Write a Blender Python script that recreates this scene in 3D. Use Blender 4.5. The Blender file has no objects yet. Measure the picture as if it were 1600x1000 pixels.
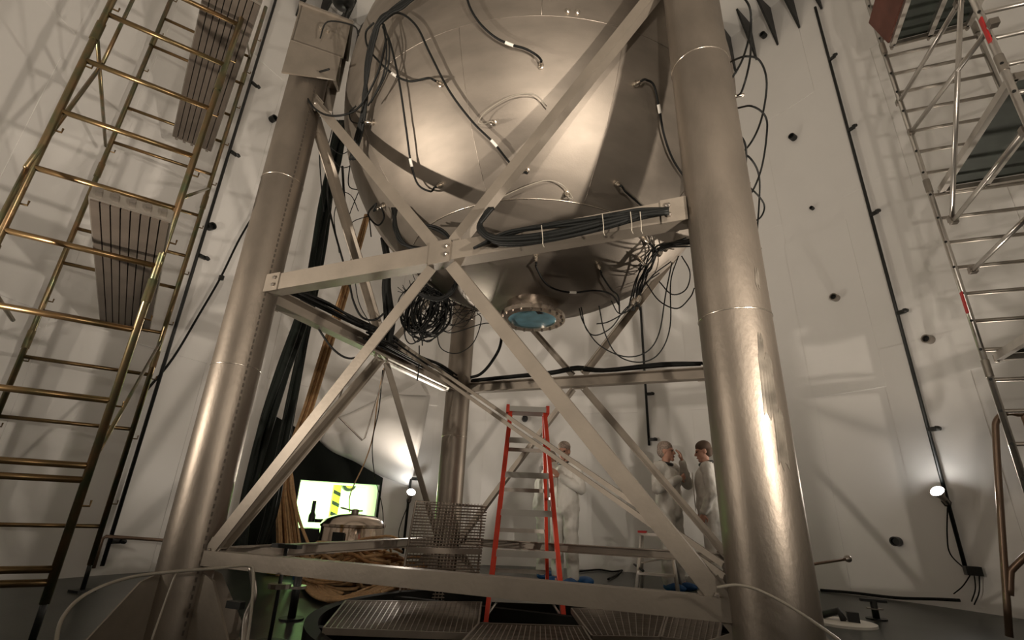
import bpy, bmesh, math, random
import numpy as np
from mathutils import Vector, Matrix

# ------------------------------------------------------------------ camera, light, exposure
scene = bpy.context.scene
col = scene.collection
FLEN = 771.96                                   # focal length in pixels of the 1600 x 1000 frame
PITCH, ROLL, YAW = 0.37476, 0.04031, -0.40239
CAM = Vector((1.388, -3.7025, 0.80))
fw = Vector((math.sin(YAW)*math.cos(PITCH), math.cos(YAW)*math.cos(PITCH), math.sin(PITCH)))
rt = Vector((math.cos(YAW), -math.sin(YAW), 0.0))
up = rt.cross(fw)
rt, up = rt*math.cos(ROLL)+up*math.sin(ROLL), -rt*math.sin(ROLL)+up*math.cos(ROLL)
cd = bpy.data.cameras.new('camera'); cam = bpy.data.objects.new('camera', cd); col.objects.link(cam)
M = Matrix((rt, up, -fw)).transposed().to_4x4(); M.translation = CAM
cam.matrix_world = M
cd.sensor_fit = 'HORIZONTAL'; cd.sensor_width = 36.0; cd.lens = 36.0*FLEN/1600.0
cd.clip_start = 0.05; cd.clip_end = 100
scene.camera = cam
w = bpy.data.worlds.new('world'); scene.world = w; w.use_nodes = True
w.node_tree.nodes['Background'].inputs[0].default_value = (0.6, 0.7, 0.6, 1)
w.node_tree.nodes['Background'].inputs[1].default_value = 0.3
vs = scene.view_settings
vs.view_transform = 'Standard'; vs.look = 'None'; vs.gamma = 1.0; vs.use_curve_mapping = False
vs.exposure = 0.82
WARM = (1.0, 0.87, 0.725)
P_KEY, P_LEFT, P_BACK, P_REAR = 295.0, 340.0, 215.0, 165.0

def spot(name, loc, target, power, size=150, radius=0.05, blend=0.6, color=WARM):
    l = bpy.data.lights.new(name, 'SPOT'); l.energy = power; l.color = color
    l.spot_size = math.radians(size); l.spot_blend = blend; l.shadow_soft_size = radius
    o = bpy.data.objects.new(name, l); col.objects.link(o); o.location = loc
    o.rotation_euler = (Vector(target)-Vector(loc)).to_track_quat('-Z', 'Y').to_euler()
    return o

# ------------------------------------------------------------------ pixel -> place helpers
WC, WR = Vector((0.2, 0.0)), 5.35               # tank wall axis and radius
SC, SR = Vector((0, 0, 4.32)), 1.83             # the steel sphere
CEIL = 10.3
def ray(x, y):
    return (fw + rt*((x-800)/FLEN) + up*((500-y)/FLEN)).normalized()
def onz(x, y, z=0.0):
    d = ray(x, y); return CAM + d*((z-CAM.z)/d.z)
def onv(x, y, a, b):                            # on the upright plane through a, b
    n = Vector((-(b[1]-a[1]), b[0]-a[0], 0)); d = ray(x, y)
    return CAM + d*((Vector((a[0], a[1], 0))-CAM).dot(n)/d.dot(n))
def ond(x, y, h):                               # at horizontal distance h from the viewer
    d = ray(x, y); p = CAM + d*(h/math.hypot(d.x, d.y))
    if (p-SC).length < SR+0.02: p = SC+(p-SC).normalized()*(SR+0.02)      # keep clear of the steel
    return p
def onw(x, y, off=0.0):                         # on the tank wall, off metres in front of it
    d = ray(x, y); R = WR-off
    o = Vector((CAM.x-WC.x, CAM.y-WC.y)); e = Vector((d.x, d.y))
    a = e.dot(e); b = o.dot(e); k = o.dot(o)-R*R
    return CAM + d*((-b+math.sqrt(b*b-a*k))/a)
def ons(x, y, off=0.02):                        # on the sphere (or past its edge, at closest approach)
    d = ray(x, y); R = SR+off; o = CAM-SC; b = o.dot(d); s = b*b-(o.dot(o)-R*R)
    return CAM + d*(-b-math.sqrt(s) if s > 0 else -b)
def wallpt(deg, z, off=0.0):
    a = math.radians(deg); return Vector((WC.x+(WR-off)*math.cos(a), WC.y+(WR-off)*math.sin(a), z))

# ------------------------------------------------------------------ materials
MATS = {}
def mat(name, rgb, rough=0.5, metal=0.0, noise=0.0, nscale=6.0, bump=0.0, bscale=30.0, rgb2=None, stretch=(1, 1, 1), coat=0.0, spec=0.5, alpha=1.0, trans=0.0):
    m = bpy.data.materials.new(name); m.use_nodes = True; nt = m.node_tree; b = nt.nodes['Principled BSDF']
    b.inputs['Base Color'].default_value = (*rgb, 1); b.inputs['Roughness'].default_value = rough
    b.inputs['Metallic'].default_value = metal; b.inputs['Coat Weight'].default_value = coat
    b.inputs['Specular IOR Level'].default_value = spec
    b.inputs['Alpha'].default_value = alpha; b.inputs['Transmission Weight'].default_value = trans
    if noise or rgb2 or bump:
        tc = nt.nodes.new('ShaderNodeTexCoord'); mp = nt.nodes.new('ShaderNodeMapping')
        mp.inputs['Scale'].default_value = stretch; nt.links.new(tc.outputs['Object'], mp.inputs[0])
    if noise or rgb2:
        n = nt.nodes.new('ShaderNodeTexNoise'); n.inputs['Scale'].default_value = nscale; n.inputs['Detail'].default_value = 5
        nt.links.new(mp.outputs[0], n.inputs['Vector'])
        r = nt.nodes.new('ShaderNodeValToRGB')
        c2 = rgb2 if rgb2 else tuple(c*(1-noise) for c in rgb)
        r.color_ramp.elements[0].color = (*c2, 1); r.color_ramp.elements[1].color = (*rgb, 1)
        r.color_ramp.elements[0].position = 0.32; r.color_ramp.elements[1].position = 0.68
        nt.links.new(n.outputs['Fac'], r.inputs[0]); nt.links.new(r.outputs[0], b.inputs['Base Color'])
    if bump:
        n2 = nt.nodes.new('ShaderNodeTexNoise'); n2.inputs['Scale'].default_value = bscale; n2.inputs['Detail'].default_value = 4
        nt.links.new(mp.outputs[0], n2.inputs['Vector'])
        bp = nt.nodes.new('ShaderNodeBump'); bp.inputs['Strength'].default_value = bump; bp.inputs['Distance'].default_value = 0.02
        nt.links.new(n2.outputs['Fac'], bp.inputs['Height']); nt.links.new(bp.outputs[0], b.inputs['Normal'])
    MATS[name] = m; return m
def emis(name, rgb, strength):
    m = mat(name, rgb); b = m.node_tree.nodes['Principled BSDF']
    b.inputs['Emission Color'].default_value = (*rgb, 1); b.inputs['Emission Strength'].default_value = strength; return m
mat('foil', (0.80, 0.78, 0.75), 0.27, 0, 0.05, 1.2, 0.10, 1.6, spec=0.4)
mat('ceiling_foil', (0.74, 0.72, 0.68), 0.45)
mat('floor', (0.040, 0.046, 0.038), 0.32, 0, 0.4, 2.5, 0.05, 40, spec=0.36)
mat('sphere_steel', (0.315, 0.276, 0.234), 0.53, 0.90, 0.22, 3.0, 0.04, 90, stretch=(1, 1, 3))
mat('column_steel', (0.285, 0.246, 0.205), 0.46, 0.88, 0.28, 5.0, 0.06, 60, stretch=(1, 1, 0.5))
mat('beam_steel', (0.285, 0.247, 0.203), 0.5, 0.55, 0.2, 5, 0.05, 50)
mat('weld', (0.62, 0.56, 0.48), 0.26, 0.95, 0.3, 40)
mat('seam', (0.40, 0.35, 0.30), 0.4, 0.9, 0.3, 20)
mat('residue', (0.27, 0.24, 0.20), 0.25, 0.5, 0.5, 14)
mat('stitch', (0.10, 0.085, 0.07), 0.5, 0.5)
mat('flange_steel', (0.62, 0.54, 0.47), 0.22, 1.0, 0.2, 8, 0.06, 30)
mat('bolt', (0.30, 0.27, 0.24), 0.35, 0.9)
mat('blue_film', (0.30, 0.64, 0.82), 0.35, 0, 0.25, 14)
mat('black', (0.007, 0.008, 0.007), 0.45)
mat('black_cable', (0.0045, 0.005, 0.0045), 0.6, spec=0.25)
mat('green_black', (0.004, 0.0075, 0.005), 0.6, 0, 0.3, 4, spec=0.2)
mat('white_tag', (0.75, 0.72, 0.66), 0.5)
mat('clear_hose', (0.30, 0.27, 0.22), 0.3)
mat('tie', (0.30, 0.27, 0.22), 0.6)
mat('tread_grey', (0.50, 0.48, 0.44), 0.5, 0.2)
mat('rope', (0.50, 0.31, 0.15), 0.8, 0, 0.35, 30)
mat('rope_dark', (0.30, 0.15, 0.055), 0.75, 0, 0.3, 20)
mat('gold', (0.27, 0.175, 0.095), 0.30, 0.90, rgb2=(0.125, 0.15, 0.085), nscale=5, stretch=(2, 2, 1.2))
mat('gold_rung', (0.215, 0.130, 0.060), 0.32, 0.85, rgb2=(0.14, 0.105, 0.05), nscale=6)
mat('alu', (0.62, 0.59, 0.55), 0.30, 0.92, 0.15, 8)
mat('alu_dull', (0.34, 0.31, 0.27), 0.45, 0.75, 0.15, 10)
mat('alu_plank', (0.17, 0.14, 0.115), 0.5, 0.6, 0.2, 5, stretch=(1, 1, 1))
mat('dark_deck', (0.022, 0.030, 0.022), 0.6, 0, 0.3, 8)
mat('brown_ply', (0.13, 0.045, 0.030), 0.6, 0, 0.25, 6)
mat('red_grp', (0.85, 0.06, 0.02), 0.6, 0, 0.12, 12)
mat('red_label', (0.55, 0.03, 0.03), 0.5)
mat('handrail', (0.20, 0.135, 0.095), 0.36, 0.6)
mat('grating', (0.22, 0.185, 0.15), 0.5, 0.6, 0.2, 10)
mat('ring_black', (0.010, 0.010, 0.008), 0.75, spec=0.12)
mat('skin', (0.52, 0.28, 0.20), 0.55)
mat('hair', (0.10, 0.065, 0.045), 0.8)
mat('hairnet', (0.46, 0.36, 0.30), 0.8, 0, 0.6, 60)
mat('coverall', (0.72, 0.70, 0.65), 0.6, 0, 0.06, 6, 0.25, 18)
mat('blue_cover', (0.012, 0.10, 0.30), 0.45, 0, 0.3, 20, 0.3, 25)
mat('eye', (0.03, 0.02, 0.02), 0.2)
mat('lip', (0.38, 0.13, 0.11), 0.5)
mat('bright_alu', (0.78, 0.74, 0.68), 0.32, 0.6)
mat('drum', (0.60, 0.50, 0.42), 0.13, 1.0, 0.1, 4)
mat('plastic_bag', (0.55, 0.53, 0.48), 0.2, alpha=0.5)
mat('corridor_wall', (0.66, 0.84, 0.50), 0.6)
mat('corridor_white', (0.82, 0.90, 0.80), 0.6)
mat('hazard_yellow', (0.75, 0.70, 0.04), 0.5)
mat('red_pipe', (0.62, 0.06, 0.03), 0.4)
mat('green_light_sheet', (0.16, 0.40, 0.20), 0.2, 0, 0.2, 3)
emis('bulb', (1.0, 0.97, 0.92), 60.0)
emis('corridor_lamp', (0.9, 1.0, 0.75), 12.0)

# ------------------------------------------------------------------ mesh builder
def V(p): return p if isinstance(p, Vector) else Vector(p)
def frame(d):
    d = V(d).normalized(); a = Vector((0, 0, 1)) if abs(d.z) < 0.9 else Vector((1, 0, 0))
    u = d.cross(a).normalized(); return u, u.cross(d).normalized()
def smooth(pts, n=6):
    pts = [V(p) for p in pts]
    if len(pts) < 3: return pts
    q = [pts[0]*2-pts[1]] + pts + [pts[-1]*2-pts[-2]]; out = []
    for i in range(1, len(q)-2):
        a, b, c, d = q[i-1:i+3]
        for k in range(n):
            t = k/n
            out.append(0.5*((2*b)+(c-a)*t+(2*a-5*b+4*c-d)*t*t+(3*b-a-3*c+d)*t**3))
    return out+[pts[-1]]
class MB:
    def __init__(s): s.v = []; s.f = []
    def add(s, vs_, fs):
        n = len(s.v); s.v += [tuple(x) for x in vs_]; s.f += [tuple(i+n for i in f) for f in fs]; return s
    def hexa(s, p):                              # 8 corners: bottom loop, top loop
        return s.add(p, [(3, 2, 1, 0), (4, 5, 6, 7), (0, 1, 5, 4), (1, 2, 6, 5), (2, 3, 7, 6), (3, 0, 4, 7)])
    def box(s, c, size, ax=None):
        c = V(c); X, Y, Z = ax if ax else (Vector((1, 0, 0)), Vector((0, 1, 0)), Vector((0, 0, 1)))
        a, b, d = size[0]/2, size[1]/2, size[2]/2
        return s.hexa([c+X*i*a+Y*j*b+Z*k*d for k in (-1, 1) for i, j in ((-1, -1), (1, -1), (1, 1), (-1, 1))])
    def bar(s, a, b, wd, hg, upv=(0, 0, 1)):
        a, b = V(a), V(b); d = (b-a).normalized(); u = d.cross(V(upv))
        u = u.normalized() if u.length > 1e-4 else frame(d)[0]; n = u.cross(d).normalized()
        return s.box((a+b)/2, ((b-a).length, wd, hg), (d, u, n))
    def tube(s, pts, r, k=8, n=0, caps=True):
        P = smooth(pts, n) if n else [V(p) for p in pts]
        R = r if isinstance(r, (list, tuple)) else [r]*len(P)
        if len(R) != len(P): R = [R[0]+(R[-1]-R[0])*i/(len(P)-1) for i in range(len(P))]
        base = len(s.v); u = None
        for i, p in enumerate(P):
            d = (P[min(i+1, len(P)-1)]-P[max(i-1, 0)])
            if d.length < 1e-9: d = Vector((0, 0, 1))
            d.normalize()
            if u is None: u = frame(d)[0]
            else:
                u = u-d*u.dot(d); u = u.normalized() if u.length > 1e-6 else frame(d)[0]
            v = d.cross(u)
            for j in range(k):
                a = 2*math.pi*j/k; s.v.append(tuple(p+(u*math.cos(a)+v*math.sin(a))*R[i]))
        for i in range(len(P)-1):
            for j in range(k):
                a = base+i*k+j; b = base+i*k+(j+1) % k; s.f.append((a, b, b+k, a+k))
        if caps:
            s.f.append(tuple(base+j for j in range(k))[::-1]); e = base+(len(P)-1)*k; s.f.append(tuple(e+j for j in range(k)))
        return s
    def lathe(s, prof, c=(0, 0, 0), axis=(0, 0, 1), k=32, closed=False):
        c = V(c); d = V(axis).normalized(); u, v = frame(d); base = len(s.v); n = len(prof)
        for r, z in prof:
            for j in range(k):
                a = 2*math.pi*j/k; s.v.append(tuple(c+d*z+(u*math.cos(a)+v*math.sin(a))*r))
        for i in range(n if closed else n-1):
            i2 = (i+1) % n
            for j in range(k): s.f.append((base+i*k+j, base+i*k+(j+1) % k, base+i2*k+(j+1) % k, base+i2*k+j))
        if not closed:
            if prof[0][0] > 1e-5: s.f.append(tuple(base+j for j in range(k))[::-1])
            if prof[-1][0] > 1e-5: s.f.append(tuple(base+(n-1)*k+j for j in range(k)))
        return s
    def prism(s, poly, nrm, th):                 # planar polygon with thickness
        n = V(nrm).normalized()*th/2; k = len(poly); P = [V(p) for p in poly]
        return s.add([p-n for p in P]+[p+n for p in P], [tuple(range(k))[::-1], tuple(range(k, 2*k))]+[(i, (i+1) % k, k+(i+1) % k, k+i) for i in range(k)])
    def capsule(s, a, b, r0, r1=None, k=10):
        a, b = V(a), V(b); r1 = r0 if r1 is None else r1; d = b-a
        d = d.normalized() if d.length > 1e-6 else Vector((0, 0, 1))
        pts, rr = [], []
        for t in (-1, -0.85, -0.5): pts.append(a+d*r0*t); rr.append(r0*math.sqrt(max(1-t*t, 0.0004)))
        pts += [a, b]; rr += [r0, r1]
        for t in (0.5, 0.85, 1): pts.append(b+d*r1*t); rr.append(r1*math.sqrt(max(1-t*t, 0.0004)))
        return s.tube(pts, rr, k)
    def ell(s, c, rad, k=14, ax=None):
        c = V(c); X, Y, Z = ax if ax else (Vector((1, 0, 0)), Vector((0, 1, 0)), Vector((0, 0, 1))); base = len(s.v); m = 9
        for i in range(m):
            t = math.pi*(i+0.02)/(m-1+0.04); 
            for j in range(k):
                a = 2*math.pi*j/k
                s.v.append(tuple(c+X*rad[0]*math.sin(t)*math.cos(a)+Y*rad[1]*math.sin(t)*math.sin(a)-Z*rad[2]*math.cos(t)))
        for i in range(m-1):
            for j in range(k): s.f.append((base+i*k+j, base+i*k+(j+1) % k, base+(i+1)*k+(j+1) % k, base+(i+1)*k+j))
        s.f.append(tuple(base+j for j in range(k))[::-1]); s.f.append(tuple(base+(m-1)*k+j for j in range(k)))
        return s
    def build(s, name, m, parent=None, sm=False):
        me = bpy.data.meshes.new(name); me.from_pydata(s.v, [], s.f); me.materials.append(MATS[m])
        bm = bmesh.new(); bm.from_mesh(me); bmesh.ops.recalc_face_normals(bm, faces=bm.faces); bm.to_mesh(me); bm.free()
        if sm:
            me.polygons.foreach_set('use_smooth', [True]*len(me.polygons))
            if sm == 2: me.set_sharp_from_angle(angle=math.radians(40))
        o = bpy.data.objects.new(name, me); col.objects.link(o)
        if parent is not None:
            o.parent = parent; o.matrix_parent_inverse = parent.matrix_basis.inverted()
        return o
def tag(o, label, cat=None, group=None):
    o['label'] = label
    if cat: o['category'] = cat
    if group: o['group'] = group
    return o
def struct(o, label=None):
    o['kind'] = 'structure'
    if label: o['label'] = label
    return o
def thing(name, loc, label, cat, group=None):
    o = bpy.data.objects.new(name, None); col.objects.link(o); o.location = loc; o.empty_display_size = 0.1
    return tag(o, label, cat, group)
def sweep_angle(mb, a, b, wd, hg, th, side, upv):   # L profile from a to b
    a, b = V(a), V(b); d = (b-a).normalized(); u = d.cross(V(upv)).normalized()*side; n = V(upv)-d*V(upv).dot(d); n.normalize()
    mb.box((a+b)/2+n*0, ((b-a).length, wd, th), (d, u, n))
    mb.box((a+b)/2+u*(wd/2-th/2)+n*(-hg/2), ((b-a).length, th, hg), (d, u, n))

rng = random.Random(7)

# ------------------------------------------------------------------ setting: floor, wall, ceiling
mb = MB(); mb.lathe([(0.001, 0), (WR+0.3, 0), (WR+0.3, -0.1), (0.001, -0.1)], (WC.x, WC.y, 0), k=96)
struct(mb.build('floor', 'floor'), 'dark glossy floor of the tank')
mb = MB(); mb.lathe([(0.001, CEIL), (WR+0.3, CEIL), (WR+0.3, CEIL+0.1), (0.001, CEIL+0.1)], (WC.x, WC.y, 0), k=96)
struct(mb.build('ceiling', 'ceiling_foil'), 'pale tank ceiling')
wall = bpy.data.objects.new('wall_tank', None); col.objects.link(wall); struct(wall, 'white foil lined curved tank wall')
DA0, DA1, DZ0, DZ1 = 140.2, 153.8, 0.45, 1.17        # opening of the passage
edges = [91.5, 101.5, 111.5, 121.5, 131.0, DA0, DA1, 162.0, 171.5] + [181.5+10*i for i in range(27)]
def panel(a0, a1, z0, z1, off, nseg=5):
    m = MB(); P = []
    for i in range(nseg+1):
        a = a0+(a1-a0)*i/nseg
        for o, z in ((off, z0), (off, z1), (off-0.03, z1), (off-0.03, z0)): P.append(wallpt(a, z, o))
    F = []
    for i in range(nseg):
        b = i*4
        for j in range(4): F.append((b+j, b+4+j, b+4+(j+1) % 4, b+(j+1) % 4))
    F += [(0, 1, 2, 3), (nseg*4+3, nseg*4+2, nseg*4+1, nseg*4)]
    return m.add(P, F)
for i, a0 in enumerate(edges):
    a1 = edges[i+1] if i+1 < len(edges) else 451.5
    zs = [0, 2.6+0.5*(i % 2), 5.2+0.4*(i % 2), 7.8, CEIL]
    if abs(a0-DA0) < 1e-6: zs[0] = DZ1
    for k in range(4):
        panel(a0-0.02, a1+0.18, zs[k]-(0.01 if k else 0), zs[k+1], 0.006*((i+k) % 2)+0.004*(k % 2)).build('wall_panel', 'foil', wall, True and 2)
panel(DA0, DA1, 0, DZ0, 0).build('wall_panel', 'foil', wall, 2)
# gusset brackets under the ceiling rim
for i in range(80):
    a = 4.5*i+1.8
    p = wallpt(a, CEIL-0.01, 0.02); inn = (Vector((WC.x, WC.y, CEIL-0.01))-p).normalized(); t = inn.cross(Vector((0, 0, 1)))
    MB().prism([p, p+inn*0.50, p+inn*0.45-Vector((0, 0, 0.12)), p-Vector((0, 0, 1.0))], t, 0.035).build('gusset', 'black', wall)
MB().tube([wallpt(a, CEIL-0.04, 0.05) for a in range(150, 400, 4)], 0.05, 8).build('rim_tube', 'ceiling_foil', wall, True)

# passage through the wall, with the lit lab outside
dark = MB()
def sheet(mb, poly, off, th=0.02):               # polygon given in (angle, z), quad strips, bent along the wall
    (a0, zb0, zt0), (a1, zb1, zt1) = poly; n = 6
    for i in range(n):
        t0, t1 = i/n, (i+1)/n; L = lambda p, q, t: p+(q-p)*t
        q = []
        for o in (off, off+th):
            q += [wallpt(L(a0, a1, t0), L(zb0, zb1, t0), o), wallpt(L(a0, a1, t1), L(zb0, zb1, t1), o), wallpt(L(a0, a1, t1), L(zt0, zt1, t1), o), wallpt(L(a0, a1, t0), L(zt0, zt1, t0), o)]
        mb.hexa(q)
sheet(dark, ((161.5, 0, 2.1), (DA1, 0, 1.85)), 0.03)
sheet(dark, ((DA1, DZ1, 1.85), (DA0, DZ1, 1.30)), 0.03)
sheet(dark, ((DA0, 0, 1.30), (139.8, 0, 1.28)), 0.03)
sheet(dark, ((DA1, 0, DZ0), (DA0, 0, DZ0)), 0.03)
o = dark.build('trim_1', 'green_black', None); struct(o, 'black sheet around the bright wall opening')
port = MB()
for z in (DZ0, DZ1):
    P = [wallpt(a, z, off) for off in (0.0, -1.0) for a in (DA0, (DA0+DA1)/2, DA1)]
    port.add(P+[p+Vector((0, 0, 0.03 if z > 1 else -0.03)) for p in P], [(0, 1, 4, 3), (1, 2, 5, 4), (9, 10, 7, 6), (10, 11, 8, 7), (0, 3, 9, 6), (2, 8, 11, 5), (3, 4, 10, 9), (4, 5, 11, 10), (0, 6, 7, 1), (1, 7, 8, 2)])
for a in (DA0, DA1):
    port.hexa([wallpt(a, z, off) + (Vector((0.02, 0.02, 0)) if k else Vector()) for k in (0, 1) for z, off in ((DZ0, 0), (DZ0, -1.0), (DZ1, -1.0), (DZ1, 0))])
struct(port.build('door_1', 'corridor_white'), 'rectangular passage through the tank wall')
mid = math.radians((DA0+DA1)/2); dirr = Vector((math.cos(mid), math.sin(mid), 0)); tan = Vector((-dirr.y, dirr.x, 0))
lab0 = Vector((WC.x, WC.y, 0))+dirr*(WR+1.05)
def labbox(x0, x1, y0, y1, z0, z1):              # x along tan, y outward
    return MB().hexa([lab0+tan*x+dirr*y+Vector((0, 0, z)) for z in (z0, z1) for x, y in ((x0, y0), (x1, y0), (x1, y1), (x0, y1))])
struct(labbox(-3.5, 3.5, 3.0, 3.1, -0.3, 4.0).build('wall_lab', 'corridor_wall'), 'pale green lab wall seen through the opening')
struct(labbox(-3.5, 3.5, 0, 3.1, -0.4, -0.3).build('floor_lab', 'corridor_white'))
struct(labbox(-3.5, 3.5, 0, 3.1, 4.0, 4.1).build('ceiling_lab', 'corridor_white'))
struct(labbox(-3.6, -3.5, 0, 3.1, -0.3, 4.0).build('wall_lab_side', 'corridor_wall'))
struct(labbox(3.5, 3.6, 0, 3.1, -0.3, 4.0).build('wall_lab_end', 'corridor_wall'))
struct(labbox(-3.6, -1.2, -0.1, 0, -0.3, 4.0).build('wall_lab_near', 'corridor_white'))
struct(labbox(1.2, 3.6, -0.1, 0, -0.3, 4.0).build('wall_lab_front', 'corridor_white'))
struct(labbox(-1.2, 1.2, -0.1, 0, 1.25, 4.0).build('wall_lab_head', 'corridor_white'))
struct(labbox(-1.2, 1.2, -0.1, 0, -0.3, 0.4).build('wall_lab_sill', 'corridor_white'))
lamp = thing('tube_lamp', lab0+dirr*1.6+Vector((0, 0, 3.95)), 'long tube lamp on the ceiling of the lab outside the opening', 'lamp')
labbox(-1.5, 1.5, 1.5, 1.7, 3.86, 3.90).build('tube', 'corridor_lamp', lamp); labbox(-1.6, 1.6, 1.4, 1.8, 3.90, 3.995).build('housing', 'white_tag', lamp)
al = bpy.data.lights.new('lab_area', 'AREA'); al.shape = 'RECTANGLE'; al.size = 3.0; al.size_y = 0.5; al.energy = 300; al.color = (0.78, 1.0, 0.66)
ao = bpy.data.objects.new('lab_area', al); col.objects.link(ao); ao.location = lab0+dirr*1.6+Vector((0, 0, 3.8))
ao.rotation_euler = (0, 0, mid+math.pi/2)
post = thing('hazard_post', lab0+dirr*1.2-tan*0.62+Vector((0, 0, -0.3)), 'yellow and black striped post in the bright lab', 'post')
labbox(-0.69, -0.55, 1.15, 1.25, -0.3, 2.6).build('post', 'hazard_yellow', post)
for k in range(14):
    z = -0.2+0.2*k; q = [(-0.695, z), (-0.695, z+0.07), (-0.545, z+0.13), (-0.545, z+0.06)]
    MB().prism([lab0+tan*x+dirr*1.145+Vector((0, 0, zz)) for x, zz in q], dirr, 0.006).build('stripe', 'black', post)
hr = thing('hose_reel', lab0+dirr*1.25-tan*0.86+Vector((0, 0, 1.25)), 'small round yellow and black reel beside striped post', 'reel')
MB().lathe([(0.02, -0.05), (0.14, -0.05), (0.14, 0.05), (0.02, 0.05)], hr.location, dirr, 20).build('rim', 'black', hr, 2)
MB().lathe([(0.001, -0.07), (0.08, -0.07), (0.08, 0.04), (0.001, 0.04)], hr.location, dirr, 16).build('hub', 'hazard_yellow', hr, 2)
tag(labbox(-3.49, -1.0, 2.9, 2.96, 1.42, 1.48).build('red_pipe', 'red_pipe'), 'thin red pipe running along the bright lab wall', 'pipe')
tag(labbox(-3.49, -0.85, 2.9, 2.98, 1.75, 3.2).build('white_panel', 'corridor_white'), 'white panel above the red pipe in the lab', 'panel')

# billowing foil torn off above the opening
def surf(name, grid, m, th=0.004):
    n, k = len(grid), len(grid[0]); q = MB()
    q.add([p for r in grid for p in r], [(i*k+j, i*k+j+1, (i+1)*k+j+1, (i+1)*k+j) for i in range(n-1) for j in range(k-1)])
    o = q.build(name, m, None, True); md = o.modifiers.new('thick', 'SOLIDIFY'); md.thickness = th; return o
lo = smooth([onw(500, 690, .05), onw(520, 706, .12), onw(556, 722, .10), onw(592, 742, .06), onw(640, 760, .03)], 6)
hi = smooth([onw(505, 652, .03), onw(535, 650, .16), onw(580, 630, .22), onw(620, 615, .20), onw(672, 618, .04)], 6)
G = []
for i in range(11):
    t = i/10; row = []
    for a, b in zip(lo, hi):
        p = a.lerp(b, t); c = Vector((WC.x-p.x, WC.y-p.y, 0)).normalized(); row.append(p+c*0.14*math.sin(math.pi*t)**0.8)
    G.append(row)
tag(surf('foil_flap', G, 'foil'), 'white reflective foil billowing off the wall above the dark opening', 'foil sheet')
tip = [onw(620, 616, .22), onw(655, 597, .12), onw(668, 618, .10), onw(640, 617, .2)]
tag(MB().prism(tip, (0, -1, 0.2), 0.006).build('foil_corner', 'foil'), 'pointed white foil corner sticking up behind the far column', 'foil sheet')

# ------------------------------------------------------------------ the steel sphere
sph = thing('steel_sphere', (0, 0, SC.z-SR), 'large brushed stainless steel sphere vessel with a flanged bottom neck', 'vessel')
def patch(t0, t1, a0, a1, R, nt=10, na=10, th=0.02):
    m = MB(); P = []
    for r in (R, R-th):
        for i in range(nt+1):
            t = math.radians(t0+(t1-t0)*i/nt)
            for j in range(na+1):
                a = math.radians(a0+(a1-a0)*j/na); P.append(SC+Vector((math.sin(t)*math.cos(a), math.sin(t)*math.sin(a), -math.cos(t)))*r)
    w_ = na+1; N = (nt+1)*w_; F = []
    for i in range(nt):
        for j in range(na):
            q = i*w_+j; F += [(q, q+1, q+1+w_, q+w_), (N+q, N+q+w_, N+q+1+w_, N+q+1)]
    for i in range(nt):
        q = i*w_; F += [(q, q+w_, N+q+w_, N+q), (q+na, N+q+na, N+q+na+w_, q+na+w_)]
    for j in range(na):
        F += [(j, N+j, N+j+1, j+1), (nt*w_+j, nt*w_+j+1, N+nt*w_+j+1, N+nt*w_+j)]
    return m.add(P, F)
G0 = -87.0
for t0, t1, off, n in ((36, 72, 0, 10), (72, 108, 18, 10), (108, 144, 0, 10)):
    for i in range(n):
        g = 0.06; a0 = G0+off+36*i
        patch(t0+g, t1-g, a0+g, a0+36-g, SR).build('gore_panel', 'sphere_steel', sph, 2)
for s_, nm in ((0, 'bottom_cap'), (1, 'top_cap')):
    prof = [(SR*math.sin(math.radians(t)), (-1 if s_ == 0 else 1)*SR*math.cos(math.radians(t))) for t in np.linspace(0.3, 35.94, 14)]
    MB().lathe(prof+[(p[0]*0.985, p[1]*0.985) for p in prof[::-1]], SC, k=80).build(nm, 'sphere_steel', sph, 2)
MB().lathe([((SR-0.03)*math.sin(t), -(SR-0.03)*math.cos(t)) for t in np.linspace(0.01, 3.13, 30)], SC, k=60).build('inner_shell', 'sphere_steel', sph, True)
for t in (36, 72, 108, 144):
    r = SR*math.sin(math.radians(t)); z = SC.z-SR*math.cos(math.radians(t))
    MB().tube([(r*math.cos(a), r*math.sin(a), z) for a in np.linspace(0, 2*math.pi, 97)], 0.005 if t == 36 else 0.0025, 6).build('weld_seam', 'weld' if t == 36 else 'seam', sph, True)
for off, t0, t1 in ((0, 36, 72), (18, 72, 108)):
    for i in range(10):
        a = math.radians(G0+off+36*i)
        MB().tube([SC+Vector((math.sin(t)*math.cos(a), math.sin(t)*math.sin(a), -math.cos(t)))*SR for t in np.radians(np.linspace(t0, t1, 14))], 0.0015, 5).build('weld_seam', 'seam', sph, True)
ZF = 2.36
nk = MB().lathe([(0.225, 2.56), (0.225, ZF+0.03), (0.205, ZF+0.03), (0.205, 2.56)], k=48, closed=True).build('neck', 'flange_steel', sph, 2)
fl = MB().lathe([(0.206, ZF), (0.283, ZF), (0.283, ZF+0.035), (0.206, ZF+0.035)], k=56, closed=True).build('flange', 'flange_steel', sph, 2)
for i in range(20):
    a = 2*math.pi*i/20
    MB().lathe([(0.011, ZF-0.012), (0.011, ZF+0.048)], (0.258*math.cos(a), 0.258*math.sin(a), 0), k=6).build('bolt', 'bolt', fl)
MB().lathe([(0.001, ZF+0.015), (0.207, ZF+0.015), (0.207, ZF+0.02), (0.001, ZF+0.02)], k=40).build('blue_film', 'blue_film', sph)['label'] = 'blue film over the flange mouth'
MB().box((0.10, -0.12, ZF+0.012), (0.03, 0.06, 0.006)).build('film_tape', 'black', sph)
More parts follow.
